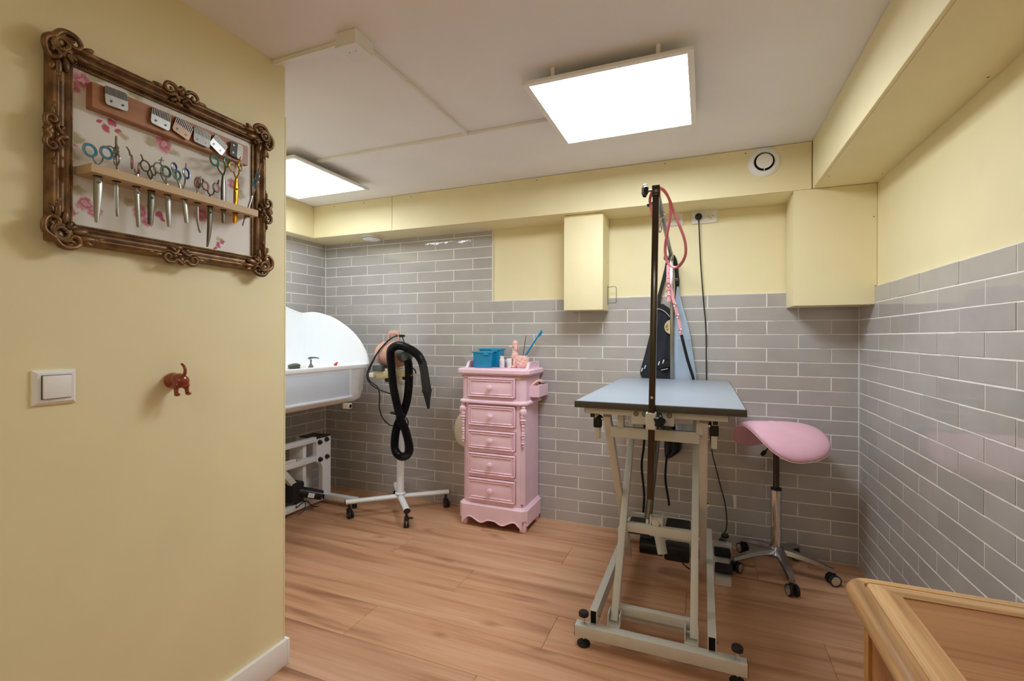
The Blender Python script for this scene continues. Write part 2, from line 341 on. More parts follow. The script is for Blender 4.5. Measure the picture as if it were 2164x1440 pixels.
def floral_mat(roses, leaves, sprigs):
    """printed rose wallpaper behind the scissors, laid out in the wall's own Y/Z metres"""
    m = bpy.data.materials.new('rose_print_paper'); m.use_nodes = True; nt = m.node_tree; L = nt.links; b = nt.nodes['Principled BSDF']
    geo = nn(nt, 'ShaderNodeNewGeometry')
    n0 = nn(nt, 'ShaderNodeTexNoise'); n0.inputs['Scale'].default_value = 55; n0.inputs['Detail'].default_value = 2; L.new(geo.outputs['Position'], n0.inputs['Vector'])
    sub = nn(nt, 'ShaderNodeVectorMath', operation='SUBTRACT'); L.new(n0.outputs['Color'], sub.inputs[0]); sub.inputs[1].default_value = (.5, .5, .5)
    sc = nn(nt, 'ShaderNodeVectorMath', operation='SCALE'); sc.inputs['Scale'].default_value = .028; L.new(sub.outputs[0], sc.inputs[0])
    P = nn(nt, 'ShaderNodeVectorMath', operation='ADD'); L.new(geo.outputs['Position'], P.inputs[0]); L.new(sc.outputs[0], P.inputs[1])
    n1 = nn(nt, 'ShaderNodeTexNoise'); n1.inputs['Scale'].default_value = 130; n1.inputs['Detail'].default_value = 3; L.new(geo.outputs['Position'], n1.inputs['Vector'])
    col = None; base = lin('#e9e4dc')
    def layer(col, y, z, r, soft, c, sy=1, sz=1, petals=None):
        d = nn(nt, 'ShaderNodeVectorMath', operation='SUBTRACT'); L.new(P.outputs[0], d.inputs[0]); d.inputs[1].default_value = (-1.407, y, z)
        ml = nn(nt, 'ShaderNodeVectorMath', operation='MULTIPLY'); L.new(d.outputs[0], ml.inputs[0]); ml.inputs[1].default_value = (0, 1 / (r * sy), 1 / (r * sz))
        ln = nn(nt, 'ShaderNodeVectorMath', operation='LENGTH'); L.new(ml.outputs[0], ln.inputs[0])
        mr = nn(nt, 'ShaderNodeMapRange'); mr.inputs['From Min'].default_value = 1 - soft; mr.inputs['From Max'].default_value = 1; mr.inputs['To Min'].default_value = 1; mr.inputs['To Max'].default_value = 0; L.new(ln.outputs['Value'], mr.inputs['Value'])
        mx = nn(nt, 'ShaderNodeMix', data_type='RGBA'); L.new(mr.outputs[0], mx.inputs['Factor'])
        if col is None: mx.inputs[6].default_value = base
        else: L.new(col, mx.inputs[6])
        if petals:
            sn = nn(nt, 'ShaderNodeMath', operation='MULTIPLY_ADD'); L.new(ln.outputs['Value'], sn.inputs[0]); sn.inputs[1].default_value = 1.6; L.new(n1.outputs['Fac'], sn.inputs[2])
            fr = nn(nt, 'ShaderNodeMath', operation='FRACT'); L.new(sn.outputs[0], fr.inputs[0])
            cr = nn(nt, 'ShaderNodeValToRGB'); cr.color_ramp.elements[0].color = lin(petals); cr.color_ramp.elements[1].color = lin(c); L.new(fr.outputs[0], cr.inputs['Fac']); L.new(cr.outputs[0], mx.inputs[7])
        else: mx.inputs[7].default_value = lin(c)
        return mx.outputs[2]
    for y, z, r in leaves: col = layer(col, y, z, r, .5, '#bdb494', 1.0, .7)
    for y, z, r in roses: col = layer(col, y, z, r, .3, '#e2b3b8', 1, 1, '#bd5a72')
    for y, z, r in sprigs: col = layer(col, y, z, r, .35, '#c25f74')
    L.new(col, b.inputs['Base Color']); b.inputs['Roughness'].default_value = .7
    return m
# ------------------------------------------------------------------ room shell
P = .0765; HW = .15285                       # tile row pitch, half tile length
XL, XR, YB = -2.84, .757, 2.977              # finished tile faces: far left wall, right wall, back wall
TZ = 1.447                                   # top of the half-height tiling
ZC, ZS = 2.181, 1.941                        # ceiling, underside of boxed-in soffits
XP, YP = -1.42, 1.285                        # partition face and its end
YF = -1.3                                    # wall behind the camera
# floor with planks 22.5 cm wide and 1.53 m long
fb = bm_new(); bx(fb, -3.0, .95, YF - .12, YB + .15, -.08, -.004)
floor = struct('floor', fb, pm('floor_underlay', '#5a4030', .8), 'warm brown wood plank floor')
joint = {0: -.69, 1: -1.60, 2: -1.09, 3: -.575, 4: -1.34}
def plank_mesh(L_, W_):
    b = bm_new(); bx(b, 0, L_, -W_, 0, -.006, 0)
    bmesh.ops.bevel(b, geom=[e for e in b.edges if all(v.co.z > -.001 for v in e.verts)], offset=.0012, segments=1, affect='EDGES')
    return mesh('plank', b, FLOORW)
PC = {}
for r in range(-2, 18):
    y1 = 2.627 - .225 * r; y0 = y1 - .225
    y1c = min(y1, YB + .004); y0c = max(y0, YF)
    if y1c - y0c < .01: continue
    j = joint.get(r, random.uniform(-1.5, 0)); x = j - 1.53 * 3
    while x < .78:
        a, b_ = max(x, XL - .02), min(x + 1.53, .79)
        if b_ - a > .02 and not (b_ < XP - .1 and y1 < YP - .2):
            key = (round(b_ - a, 3), round(y1c - y0c, 3))
            if key not in PC: PC[key] = plank_mesh(key[0] - .0010, key[1] - .0010)
            o = part('plank', PC[key], None, floor); o.location = (a + .0005, y1c - .0005, 0)
        x += 1.53
# ceiling
cb = bm_new(); bx(cb, -3.0, .95, YF - .12, YB + .15, ZC, ZC + .1)
struct('ceiling', cb, CEILM, 'plain off-white ceiling')
# tile layer for a wall: u runs along the wall, rows counted down from TZ
TM = {}
def tile_mesh(w_, h_):
    k = (round(w_, 4), round(h_, 4))
    if k not in TM:
        b = bm_new(); bx(b, 0, w_, 0, .008, 0, h_)
        bmesh.ops.bevel(b, geom=[e for e in b.edges if all(v.co.y < .001 for v in e.verts)], offset=min(.0014, h_ * .2, w_ * .2), segments=2, affect='EDGES')
        TM[k] = mesh('tile', b, TILE)
    return TM[k]
G = .0030
def tile_wall(wall, u0, u1, phase, hw, place, zbot, ztop, rot, half, skip=None, stuff_below=None):
    """place(u,z) -> location of the tile's lower left corner; half(k) -> 0/1 row offset in half tiles"""
    k = -8; rest = bm_new(); nrest = 0
    while True:
        zt = TZ - k * P; zb = zt - P; k += 1
        if zt <= zbot + .004: break
        a, b_ = max(zb, zbot), min(zt, ztop)
        if b_ - a < .006: continue
        off = phase + hw * half(k - 1)
        n0 = math.floor((u0 - off) / (2 * hw)) - 1; u = off + n0 * 2 * hw
        while u < u1:
            s, e = max(u, u0), min(u + 2 * hw, u1)
            if e - s > .008 and not (skip and skip((s + e) / 2, (a + b_) / 2)):
                o = part('tile', tile_mesh(e - s - G, b_ - a - G), None, wall)
                o.location = place(s + G / 2, a + G / 2)
                o.rotation_euler = (random.gauss(0, .0016), 0, rot + random.gauss(0, .0016))
            u += 2 * hw
# back wall ----------------------------------------------------------------
bb = bm_new(); bx(bb, -3.0, .95, YB + .008, YB + .15, -.08, ZC)
wall_back = struct('wall_back', bb, YELLOW, 'back wall, grey-beige tiles below and pale yellow paint above')
gb = bm_new()
bx(gb, XL, XR, YB + .0012, YB + .009, 0, TZ); bx(gb, XL, -1.357, YB + .0012, YB + .009, TZ - .001, ZS)
part('grout', gb, GROUT, wall_back)
XE = -1.357
tile_wall(wall_back, XL + .001, XR - .001, -2.7305, HW, lambda u, z: (u, YB, z), .001, TZ, 0, lambda k: k % 2)
tile_wall(wall_back, XL + .001, XE, -2.7305, HW, lambda u, z: (u, YB, z), TZ, ZS, 0, lambda k: k % 2)
tb = bm_new(); bx(tb, XE, XE + .004, YB - .001, YB + .009, TZ, ZS, .0008); bx(tb, XE, XR, YB - .0003, YB + .009, TZ, TZ + .003)
part('tile_edging', tb, WHITE, wall_back, label='white tile edging strip')
cbm = bm_new(); bx(cbm, XL, XL + .004, YB - .005, YB, 0, ZS, .001); bx(cbm, XR - .004, XR, YB - .005, YB, 0, TZ, .001)
part('corner_sealant', cbm, GROUT, wall_back)
# right wall ---------------------------------------------------------------
rb = bm_new(); bx(rb, XR + .009, XR + .15, YF - .12, YB + .15, -.08, ZC)
wall_right = struct('wall_right', rb, YELLOW, 'right wall, grey-beige tiles below and pale yellow paint above')
gb = bm_new(); bx(gb, XR + .0012, XR + .01, YF, YB, 0, TZ); part('grout', gb, GROUT, wall_right)
# tiles face -X: rotate -90deg so that the tile's own +y (depth) points to +X, u runs towards -Y
YS = 1.2
tile_wall(wall_right, -YB + .001, -YS, -2.838, .1502, lambda u, z: (XR, -u, z), .001, TZ, -PI / 2, lambda k: k % 2)
far = bm_new(); k = 0
while TZ - k * P > .004:
    zt = TZ - k * P; zb = max(zt - P, .001); u = -2.838 + .1502 * (k % 2)
    while u < -YF:
        s, e = max(u, -YS), min(u + .3004, -YF)
        if e - s > .01: bx(far, XR, XR + .008, -e + G / 2, -s - G / 2, zb + G / 2, zt - G / 2)
        u += .3004
    k += 1
part('tiling_rest', far, TILE, wall_right, kind='stuff')
# far left wall ------------------------------------------------------------
lb = bm_new(); bx(lb, -3.0, XL - .008, YP - .1, YB + .15, -.08, ZC)
wall_left = struct('wall_left', lb, YELLOW, 'far left wall of the bathing corner, grey-beige tiles')
gb = bm_new(); bx(gb, XL - .009, XL - .0012, YP, YB, 0, ZS); part('grout', gb, GROUT, wall_left)
tile_wall(wall_left, YP, YB - .001, 2.633, HW, lambda u, z: (XL, u, z), .001, ZS, PI / 2, lambda k: (k + 1) % 2)
# partition with the display frame, wall of the bathing corner, wall behind the camera ----
pb = bm_new(); bx(pb, XP - .12, XP, YF, YP, -.08, ZC)
struct('wall_partition', pb, YELLOW, 'pale yellow partition wall in the left foreground')
ab = bm_new(); bx(ab, -3.0, XP - .12, YP - .1, YP, -.08, ZC)
struct('wall_alcove', ab, YELLOW, 'pale yellow wall closing the bathing corner')
qb = bm_new(); bx(qb, XP - .12, .95, YF - .12, YF, -.08, ZC)
struct('wall_front', qb, YELLOW, 'pale yellow wall behind the viewer')
# baseboard
b0 = bm_new(); bx(b0, XP, XP + .016, YF, YP + .006, 0, .092, .002)
bx(b0, XP - .12, XP + .016, YP, YP + .016, 0, .092, .002)
struct('baseboard_left', b0, WHITE, 'white painted baseboard along the partition wall')
b0 = bm_new(); bx(b0, XP - .121, XP + .0012, YP, YP + .0065, .093, 2.0, .001, 1)
struct('trim_4', b0, YELLOW, 'painted corner guard on the end of the partition wall')
# soffits (boxed-in ducts) ---------------------------------------------------
def soffit(name, label):
    o = bpy.data.objects.new(name, None); C.objects.link(o); W[o] = Matrix.Identity(4); o['kind'] = 'structure'; o['label'] = label; return o
YSF = 2.737; XBM = .5; XLS = -2.729
t1 = soffit('trim_1', 'long pale yellow boxed soffit along the top of the back wall')
def board(par, *a, bev=.0012):
    b = bm_new(); bx(b, *a, bev, 1); return part('board', b, YELLOW, par)
board(t1, XLS + .001, -2.020, YSF, YSF + .012, ZS, ZC - .002)
board(t1, -2.018, XBM - .002, YSF, YSF + .012, ZS, ZC - .002)
board(t1, XLS + .001, -1.972, YSF + .0125, YB + .008, ZS, ZS + .012, bev=.0008)
board(t1, -1.970, XR + .008, YSF + .0125, YB + .008, ZS, ZS + .012, bev=.0008)
for x in (-2.53, -2.26, -1.86, -.95, -.2, .2):
    b = bm_new(); cyl(b, (x, YSF - .0006, ZC - .02), (x, YSF + .004, ZC - .02), .0035, n=10); part('screw', b, SCREWM, t1)
t2 = soffit('trim_2', 'deep pale yellow boxed beam along the top of the right wall')
board(t2, XBM, XBM + .012, YF, YSF - .002, ZS, ZC - .002)
board(t2, XBM + .0125, XR + .009, YF, YSF - .002, ZS, ZS + .012, bev=.0008)
for y, x in ((2.55, XBM + .01), (1.75, XR - .01), (2.6, XR - .012), (1.15, XR - .012)):
    b = bm_new(); cyl(b, (x + .02 if x < .6 else x, y, ZS - .0006), (x + .02 if x < .6 else x, y, ZS + .004), .0035, n=10); part('screw', b, SCREWM, t2)
for y in (1.62, 2.45):
    b = bm_new(); cyl(b, (XBM - .0006, y, ZC - .02), (XBM + .004, y, ZC - .02), .003, n=10); part('screw', b, SCREWM, t2)
t3 = soffit('trim_3', 'pale yellow boxed soffit along the far left wall')
board(t3, XLS - .012, XLS, YP, YB, ZS, ZC - .002)
board(t3, XL - .008, XLS - .0125, YP, YSF + .24, ZS, ZS + .012, bev=.0008)
# two boxed-in fittings on the back wall
def wall_box(label, x0, x1, y0, z0, z1, screws=(), step=None):
    t = thing('wall_box', label, 'box', ((x0 + x1) / 2, (y0 + YB) / 2, z0))
    b = bm_new()
    if step: prism(b, [(x0, z0), (x1, z0), (x1, TZ + .005), (step, TZ + .005), (step, z1), (x0, z1)], y0, y0 + .012, lambda u, v, d: (u, d, v))
    else: bx(b, x0, x1, y0, y0 + .012, z0, z1, .0015, 2)
    part('front_board', b, YELLOW, t)
    b = bm_new(); bx(b, x0 + .0005, x0 + .012, y0 + .0122, YB - .001, z0 + .0005, z1, .001, 1); part('side_board', b, YELLOW, t)
    b = bm_new(); bx(b, x1 - .012, x1 - .0005, y0 + .0122, YB - .001, z0 + .0005, z1, .001, 1); part('side_board', b, YELLOW, t)
    b = bm_new(); bx(b, x0 + .012, x1 - .012, y0 + .0122, YB - .001, z0 + .002, z0 + .012, .001, 1); part('bottom_board', b, YELLOW, t)
    for (x, y, z, ax) in screws:
        b = bm_new(); d = Vector(ax); cyl(b, Vector((x, y, z)) - d * .004, Vector((x, y, z)) + d * .0006, .003, n=10); part('screw', b, SCREWM, t)
    return t
wall_box('narrow pale yellow box hanging below the soffit left of the grooming table post', -.79, -.552, 2.785, 1.363, ZS - .001, [(-.552, 2.93, 1.66, (1, 0, 0))])
wall_box('wide pale yellow box in the corner under the beam above the pink stool', .42, .7565, 2.737, 1.361, ZS - .001, [(.752, 2.737, 1.78, (0, -1, 0))], .7645)
# small wire bracket on the side of the narrow box
b = bm_new(); tube(b, [(-.549, 2.93, 1.52), (-.549, 2.93, 1.40)], .0017, 8)
tube(b, smooth_pts([(-.549, 2.93, 1.510), (-.510, 2.925, 1.512), (-.499, 2.925, 1.506), (-.497, 2.925, 1.50), (-.497, 2.925, 1.43), (-.498, 2.925, 1.415), (-.505, 2.925, 1.411), (-.549, 2.93, 1.412)], 4), .0017, 8)
single('wire_bracket', b, DSTEEL, 'small bent wire bracket on the right side of the narrow yellow box', 'bracket')
# ------------------------------------------------------------------ ceiling fittings
def led_panel(label, x0, y0, key):
    s = .595; z = 2.131
    t = thing('ceiling_light', label, 'light', (x0 + s / 2, y0 + s / 2, ZC), group='square LED panels')
    fr = bm_new(); wd = .022
    bx(fr, x0, x0 + s, y0, y0 + wd, z, z + .012, .001, 1); bx(fr, x0, x0 + s, y0 + s - wd, y0 + s, z, z + .012, .001, 1)
    bx(fr, x0, x0 + wd, y0 + wd, y0 + s - wd, z, z + .012, .001, 1); bx(fr, x0 + s - wd, x0 + s, y0 + wd, y0 + s - wd, z, z + .012, .001, 1)
    part('frame', fr, WHITE, t)
    d = bm_new(); bx(d, x0 + wd, x0 + s - wd, y0 + wd, y0 + s - wd, z + .002, z + .0035); part('diffuser', d, LED[key], t, label='glowing white diffuser')
    h = bm_new(); bx(h, x0 + wd, x0 + s - wd, y0 + wd, y0 + s - wd, z + .005, z + .0125); part('back_plate', h, WHITE, t)
    for fx in (.19, .81):
        for fy in (.035, .965):
            h = bm_new(); x, y = x0 + s * fx, y0 + s * fy
            cyl(h, (x, y, z + .012), (x, y, ZC), .008, n=12); bx(h, x - .02, x + .02, y - .009, y + .009, z + .012, z + .017, .001, 1); part('standoff', h, WHITE, t)
    return t
led_panel('square LED panel glowing on the ceiling above the grooming table', -.626, 1.632, 'table')
led_panel('square LED panel partly hidden behind the partition wall above the bath', -2.565, 1.842, 'bath')
led_panel('unseen square LED panel added as fill light on the ceiling behind the viewer', -.626, -1.15, 'added_fill')  # out-of-view panel added to brighten the left wall and foreground
# cable trunking and junction box
tr = dict(g='cable trunking on the ceiling')
def trunk(label, x0, x1, y0, y1):
    b = bm_new(); bx(b, x0, x1, y0, y1, ZC - .016, ZC, .0015, 1); single('cable_trunking', b, WHITE, label, 'trunking', tr['g'])
trunk('short white cable trunking from the partition wall to the junction box', XP, -1.107, 1.232, 1.248)
trunk('white cable trunking running from the junction box towards the back wall', -1.064, -1.048, 1.29, 2.014)
trunk('white cable trunking crossing the ceiling between the two light panels', -1.99, -.60, 2.0145, 2.0305)
t = thing('junction_box', 'small white square junction box on the ceiling near the partition wall', 'box', (-1.067, 1.242, ZC))
b = bm_new(); bx(b, -1.107, -1.027, 1.20, 1.29, ZC - .044, ZC, .002, 1); part('body', b, WHITE, t)
b = bm_new(); bx(b, -1.109, -1.025, 1.198, 1.292, ZC - .05, ZC - .0445, .0015, 1); lid = part('lid', b, WHITE, t)
for x in (-1.08, -1.055):
    b = bm_new(); cyl(b, (x, 1.235, ZC - .0504), (x, 1.235, ZC - .049), .0022, n=8); part('screw', b, DSTEEL, lid)
# round extraction valve on the soffit
t = thing('air_valve', 'round white air valve on the soffit at the top right', 'vent', (.286, YSF, 2.103))
Mv = Matrix.Translation((.286, YSF, 2.103)) @ Matrix.Rotation(PI / 2, 4, 'X')
b = bm_new(); lathe(b, [(.0475, .0005), (.0475, .012), (.052, .0165), (.062, .013), (.0755, .004), (.077, 0), (.077, -.0005)], 40, Mv, cap=False); part('ring', b, WHITE, t)
b = bm_new(); lathe(b, [(.0485, .0012), (0, .0012)], 32, Mv, cap=False); part('opening', b, DARKIN, t)
b = bm_new(); lathe(b, [(0, .010), (.030, .010), (.0375, .015), (.0385, .019), (.036, .0215), (0, .0225)], 36, Mv); part('disc', b, WHITE, t)
b = bm_new(); cyl(b, (.286, YSF - .001, 2.103), (.286, YSF - .014, 2.103), .006, n=10); part('stem', b, WHITE, t)
b = bm_new(); bx(b, .2845, .2875, YSF - .014, YSF - .004, 2.058, 2.075); part('spoke', b, WHITE, t)
# smoke alarm under the soffit
t = thing('smoke_alarm', 'round white smoke alarm under the soffit above the dryer', 'alarm', (-2.285, 2.853, ZS))
Mv = Matrix.Translation((-2.285, 2.853, ZS)) @ Matrix.Rotation(PI, 4, 'X')
b = bm_new(); lathe(b, [(.074, 0), (.076, .004), (.075, .010), (.070, .014)], 36, Mv, cap=False); part('base', b, WHITE, t)
b = bm_new(); lathe(b, [(.068, .008), (.068, .016), (.060, .024), (.03, .031), (0, .032)], 36, Mv); part('cover', b, WHITE, t)
b = bm_new(); lathe(b, [(.0712, .0142), (.0712, .0165), (.0675, .0165)], 36, Mv, cap=False); part('slot', b, GREYP, t)
# double sockets
def socket(label, x0, plug=False):
    t = thing('wall_socket', label, 'socket', (x0 + .069, YB, 1.868), group='double wall sockets')
    yf = YB + .008
    b = bm_new(); bx(b, x0, x0 + .138, yf - .011, yf, 1.868, 1.944, .003, 2); part('frame', b, WHITE, t)
    for k in (0, 1):
        cx = x0 + .037 + .064 * k; cz = 1.906
        Mv = Matrix.Translation((cx, yf - .011, cz)) @ Matrix.Rotation(PI / 2, 4, 'X')
        b = bm_new(); bx(b, cx - .0275, cx + .0275, yf - .0125, yf - .008, cz - .0275, cz + .0275, .002, 2); ins = part('insert', b, WHITE, t)
        b = bm_new(); torus(b, (cx, yf - .0126, cz), (0, 1, 0), .021, .0012, 32, 6); lathe(b, [(.0205, .0018), (0, .0018)], 28, Mv, cap=False); part('well', b, CREAM, ins)
        if plug and k == 0: continue
        b = bm_new()
        for dx, dz in ((-.0095, 0), (.0095, 0), (0, -.010)): cyl(b, (cx + dx, yf - .0131, cz + dz), (cx + dx, yf - .0120, cz + dz), .0026, n=10)
        part('pin_hole', b, DARKIN, ins)
    return t
socket('white double wall socket with a black plug in it', -.066, True)
socket('white double wall socket behind the pink leash loop with no plug', -.252)
t = thing('power_cord', 'black cord hanging from the wall socket down behind the grooming table', 'cord', (.07, 2.955, .03))
Mv = Matrix.Translation((-.029, YB - .004, 1.906)) @ Matrix.Rotation(PI / 2, 4, 'X')
b = bm_new(); lathe(b, [(0, 0), (.019, 0), (.0195, .012), (.0175, .021), (.012, .024), (0, .0245)], 28, Mv); part('plug', b, BLACK, t)
cord = [(-.029, 2.95, 1.892), (-.027, 2.957, 1.86), (-.016, 2.962, 1.622), (0, 2.962, 1.402), (.013, 2.962, 1.237), (.017, 2.962, .955), (.035, 2.962, .677), (.045, 2.962, .555), (.068, 2.962, .448), (.094, 2.962, .343), (.119, 2.962, .238), (.126, 2.955, .131), (.107, 2.92, .085), (.075, 2.88, .055)]
b = bm_new(); tube(b, smooth_pts(cord, 5), .0034, 8); part('cable', b, BLACK, t)
# ------------------------------------------------------------------ light switch, dog hook
t = thing('light_switch', 'white square light switch on the yellow partition wall', 'switch', (XP, .625, 1.035))
def plate(b, y0, y1, z0, z1, x0, x1, ch):
    """square plate with sloping edges on the partition wall"""
    o = [(y0, z0), (y1, z0), (y1, z1), (y0, z1)]; i = [(y0 + ch, z0 + ch), (y1 - ch, z0 + ch), (y1 - ch, z1 - ch), (y0 + ch, z1 - ch)]
    A = [b.verts.new((x0, *p)) for p in o]; B = [b.verts.new((x0 + (x1 - x0) * .45, *p)) for p in o]; D = [b.verts.new((x1, *p)) for p in i]
    for R1, R2 in ((A, B), (B, D)):
        for k in range(4): b.faces.new((R1[k], R1[(k + 1) % 4], R2[(k + 1) % 4], R2[k]))
    b.faces.new(D); b.faces.new(A[::-1])
b = bm_new(); plate(b, .584, .665, 1.036, 1.117, XP, XP + .011, .007); part('frame', b, WHITE, t)
b = bm_new(); bx(b, XP + .0108, XP + .0116, .5975, .6535, 1.0495, 1.1055); part('gap', b, GREYP, t)
b = bm_new(); bx(b, XP + .0112, XP + .0175, .599, .652, 1.051, 1.104, .0015, 2, Matrix.Translation((XP + .0112, .6255, 1.0775)) @ Matrix.Rotation(math.radians(3), 4, 'Z') @ Matrix.Translation((-XP - .0112, -.6255, -1.0775))); part('rocker', b, WHITE, t)
# hook shaped like the back half of a small brown dog sticking out of the wall
b = bm_new()
ell(b, (XP + .012, .888, 1.070), (.024, .022, .023)); ell(b, (XP + .038, .888, 1.071), (.026, .0205, .021)); ell(b, (XP + .052, .888, 1.069), (.014, .019, .019))
for s in (-1, 1):
    ell(b, (XP + .046, .888 + s * .013, 1.058), (.013, .0085, .013)); cyl(b, (XP + .047, .888 + s * .0145, 1.056), (XP + .050, .888 + s * .015, 1.036), .0062, .005, 12)
    ell(b, (XP + .054, .888 + s * .0155, 1.0335), (.0095, .0068, .0052))
body_hook = thing('wall_hook', 'glossy brown wall hook shaped like the rear of a dog', 'hook', (XP, .888, 1.03))
part('body', b, BROWNC, body_hook, ang=60)
b = bm_new(); tube(b, smooth_pts([(XP + .055, .888, 1.082), (XP + .061, .889, 1.092), (XP + .062, .889, 1.104), (XP + .057, .888, 1.113), (XP + .050, .887, 1.119)], 5), [.0050, .0049, .0048, .0047, .0046, .0045, .0044, .0043, .0042, .0041, .0040, .0040, .0039, .0038, .0037, .0036, .0035, .0034, .0033, .0032, .0030], 12); part('tail', b, BROWNC, body_hook, ang=60)
# ------------------------------------------------------------------ ornate gilt frame with scissors
FY0, FY1, FZ0, FZ1 = .604, 1.185, 1.418, 1.893
MW = .048
fr = thing('display_frame', 'ornate antique gold frame with floral paper holding scissors and clipper blades', 'frame', (XP, (FY0 + FY1) / 2, FZ0))
prof = [(0, 0), (0, .018), (.004, .026), (.009, .031), (.014, .031), (.017, .0285), (.020, .0245), (.026, .0215), (.031, .0225), (.034, .0255), (.0375, .0255), (.040, .022), (.0405, .017), (.0425, .0165), (.0445, .0175), (.0480, .0165), (.0485, .008), (.0485, 0)]
def fpt(c, d, h):
    y0, y1, z0, z1 = FY0 + d, FY1 - d, FZ0 + d, FZ1 - d
    return (XP + .002 + h, *[(y0, z0), (y1, z0), (y1, z1), (y0, z1)][c])
names = ['moulding'] * 4
for c in range(4):
    b = bm_new(); A = [b.verts.new(fpt(c, *p)) for p in prof]; B = [b.verts.new(fpt((c + 1) % 4, *p)) for p in prof]
    for k in range(len(prof) - 1): b.faces.new((A[k], B[k], B[k + 1], A[k + 1]))
    b.faces.new(A); b.faces.new(B[::-1]); part('moulding', b, GOLD, fr, ang=50)
# beading: one string of small beads along each inner edge
for c in range(4):
    b = bm_new(); p0 = Vector(fpt(c, .0425, .0175)); p1 = Vector(fpt((c + 1) % 4, .0425, .0175)); L_ = (p1 - p0).length; n = int(L_ / .0052)
    for i in range(n):
        q = p0 + (p1 - p0) * ((i + .5) / n); bmesh.ops.create_icosphere(b, subdivisions=1, radius=.0022, matrix=Matrix.Translation(q))
    part('beading', b, GOLD, fr, ang=70, kind='stuff')
def scroll(b, base, ex, ez, pts, r0, r1):
    """tapered scroll in the frame plane; pts in (along ex, along ez, height)"""
    q = smooth_pts([base + ex * p[0] + ez * p[1] + Vector((p[2], 0, 0)) for p in pts], 6); n = len(q)
    tube(b, q, [r0 + (r1 - r0) * i / (n - 1) for i in range(n)], 8)
def spiral(cx, cz, r0, r1, a0, turns, h, n=12):
    return [(cx + (r0 + (r1 - r0) * i / n) * math.cos(a0 + turns * 2 * PI * i / n), cz + (r0 + (r1 - r0) * i / n) * math.sin(a0 + turns * 2 * PI * i / n), h) for i in range(n + 1)]
def leafy(b, base, ex, ez, u, v, ang, ln, wd, h):
    d = ex * math.cos(ang) + ez * math.sin(ang); s = Vector((1, 0, 0)).cross(d); c = base + ex * u + ez * v + Vector((h, 0, 0)) + d * ln * .5
    R = Matrix((d, s, Vector((1, 0, 0)))).transposed().to_4x4(); R.translation = c
    ell(b, (0, 0, 0), (ln * .55, wd, .005), 10, 6, R)
def corner(c):
    sy, sz = [(1, 1), (-1, 1), (-1, -1), (1, -1)][c]
    base = Vector((XP + .002, [FY0, FY1, FY1, FY0][c], [FZ0, FZ0, FZ1, FZ1][c])); ex = Vector((0, sy, 0)); ez = Vector((0, 0, sz))
    b = bm_new(); H = .036
    for fx, fz in ((ex, ez), (ez, ex)):
        scroll(b, base, fx, fz, [(.002, .008, H), (.018, -.012, H), (.040, -.013, H), (.054, -.002, H - .003), (.050, .012, H), (.038, .013, H), (.034, .003, H), (.041, .000, H)], .0072, .0036)
        scroll(b, base, fx, fz, spiral(.020, .020, .021, .006, 2.4, .9, H + .001), .0060, .0032)
        leafy(b, base, fx, fz, .052, .012, .05, .036, .0068, .033); leafy(b, base, fx, fz, .070, .018, -.25, .026, .0052, .030)
        leafy(b, base, fx, fz, .086, .015, .2, .020, .0042, .028); leafy(b, base, fx, fz, .030, .030, .5, .022, .0058, .030)
        leafy(b, base, fx, fz, -.006, .012, 2.6, .012, .0045, .033)
        for i in range(7): ell(b, base + fx * (.034 + .007 * (i % 4)) + fz * (.034 + .005 * (i % 3)) + Vector((.026, 0, 0)), .0034, 8, 6)
    ell(b, base + ex * .012 + ez * .012 + Vector((.030, 0, 0)), (.009, .015, .015), 10, 8)
    ell(b, base + ex * .024 + ez * .024 + Vector((.024, 0, 0)), (.008, .024, .024), 14, 10)
    for fx, fz in ((ex, ez), (ez, ex)):
        leafy(b, base, fx, fz, .018, .004, -.5, .030, .008, .030); leafy(b, base, fx, fz, .040, .026, .15, .034, .0085, .027); leafy(b, base, fx, fz, .062, .006, -.35, .022, .006, .030)
    ell(b, base + ex * .036 + ez * .036 + Vector((.026, 0, 0)), (.006, .010, .010), 10, 8)
    part('corner_ornament', b, GOLD, fr, ang=60)
for c in range(4): corner(c)
def centre(y, z, ex, ez, s=1.0):
    base = Vector((XP + .002, y, z)); b = bm_new(); H = .034
    for q in (1, -1):
        e = ex * (q * s); f = ez * s
        scroll(b, base, e, f, [(0, -.014, H), (.012, -.004, H), (.022, -.012, H), (.038, -.012, H), (.046, .000, H), (.038, .010, H), (.028, .005, H), (.032, -.003, H)], .0064, .0034)
        scroll(b, base, e, f, [(.004, .024, H - .006), (.018, .012, H), (.030, .018, H - .002), (.046, .016, H - .005), (.058, .008, H - .008)], .0052, .0028)
        leafy(b, base, e, f, .004, .004, .25, .034, .009, .027)
        leafy(b, base, e, f, .046, .006, -.1, .028, .0055, .029); leafy(b, base, e, f, .066, .008, .1, .022, .0042, .027); leafy(b, base, e, f, .010, .020, .6, .02, .005, .028)
        for i in range(5): ell(b, base + e * (.006 * i) + f * (.026 + .004 * (i % 2)) + Vector((.026, 0, 0)), .0032, 8, 6)
    ell(b, base + ez * (-.004 * s) + Vector((.032, 0, 0)), (.008, .010, .012), 10, 8); ell(b, base + ez * (.032 * s) + Vector((.024, 0, 0)), (.006, .012, .008), 10, 8)
    part('centre_ornament', b, GOLD, fr, ang=60)
mY, mZ = (FY0 + FY1) / 2, (FZ0 + FZ1) / 2
Yv, Zv = Vector((0, 1, 0)), Vector((0, 0, 1))
centre(mY, FZ1, Yv, -Zv); centre(mY, FZ0, Yv, Zv); centre(FY0, mZ + .01, Zv, Yv, .85); centre(FY1, mZ - .03, Zv, -Yv, .85)
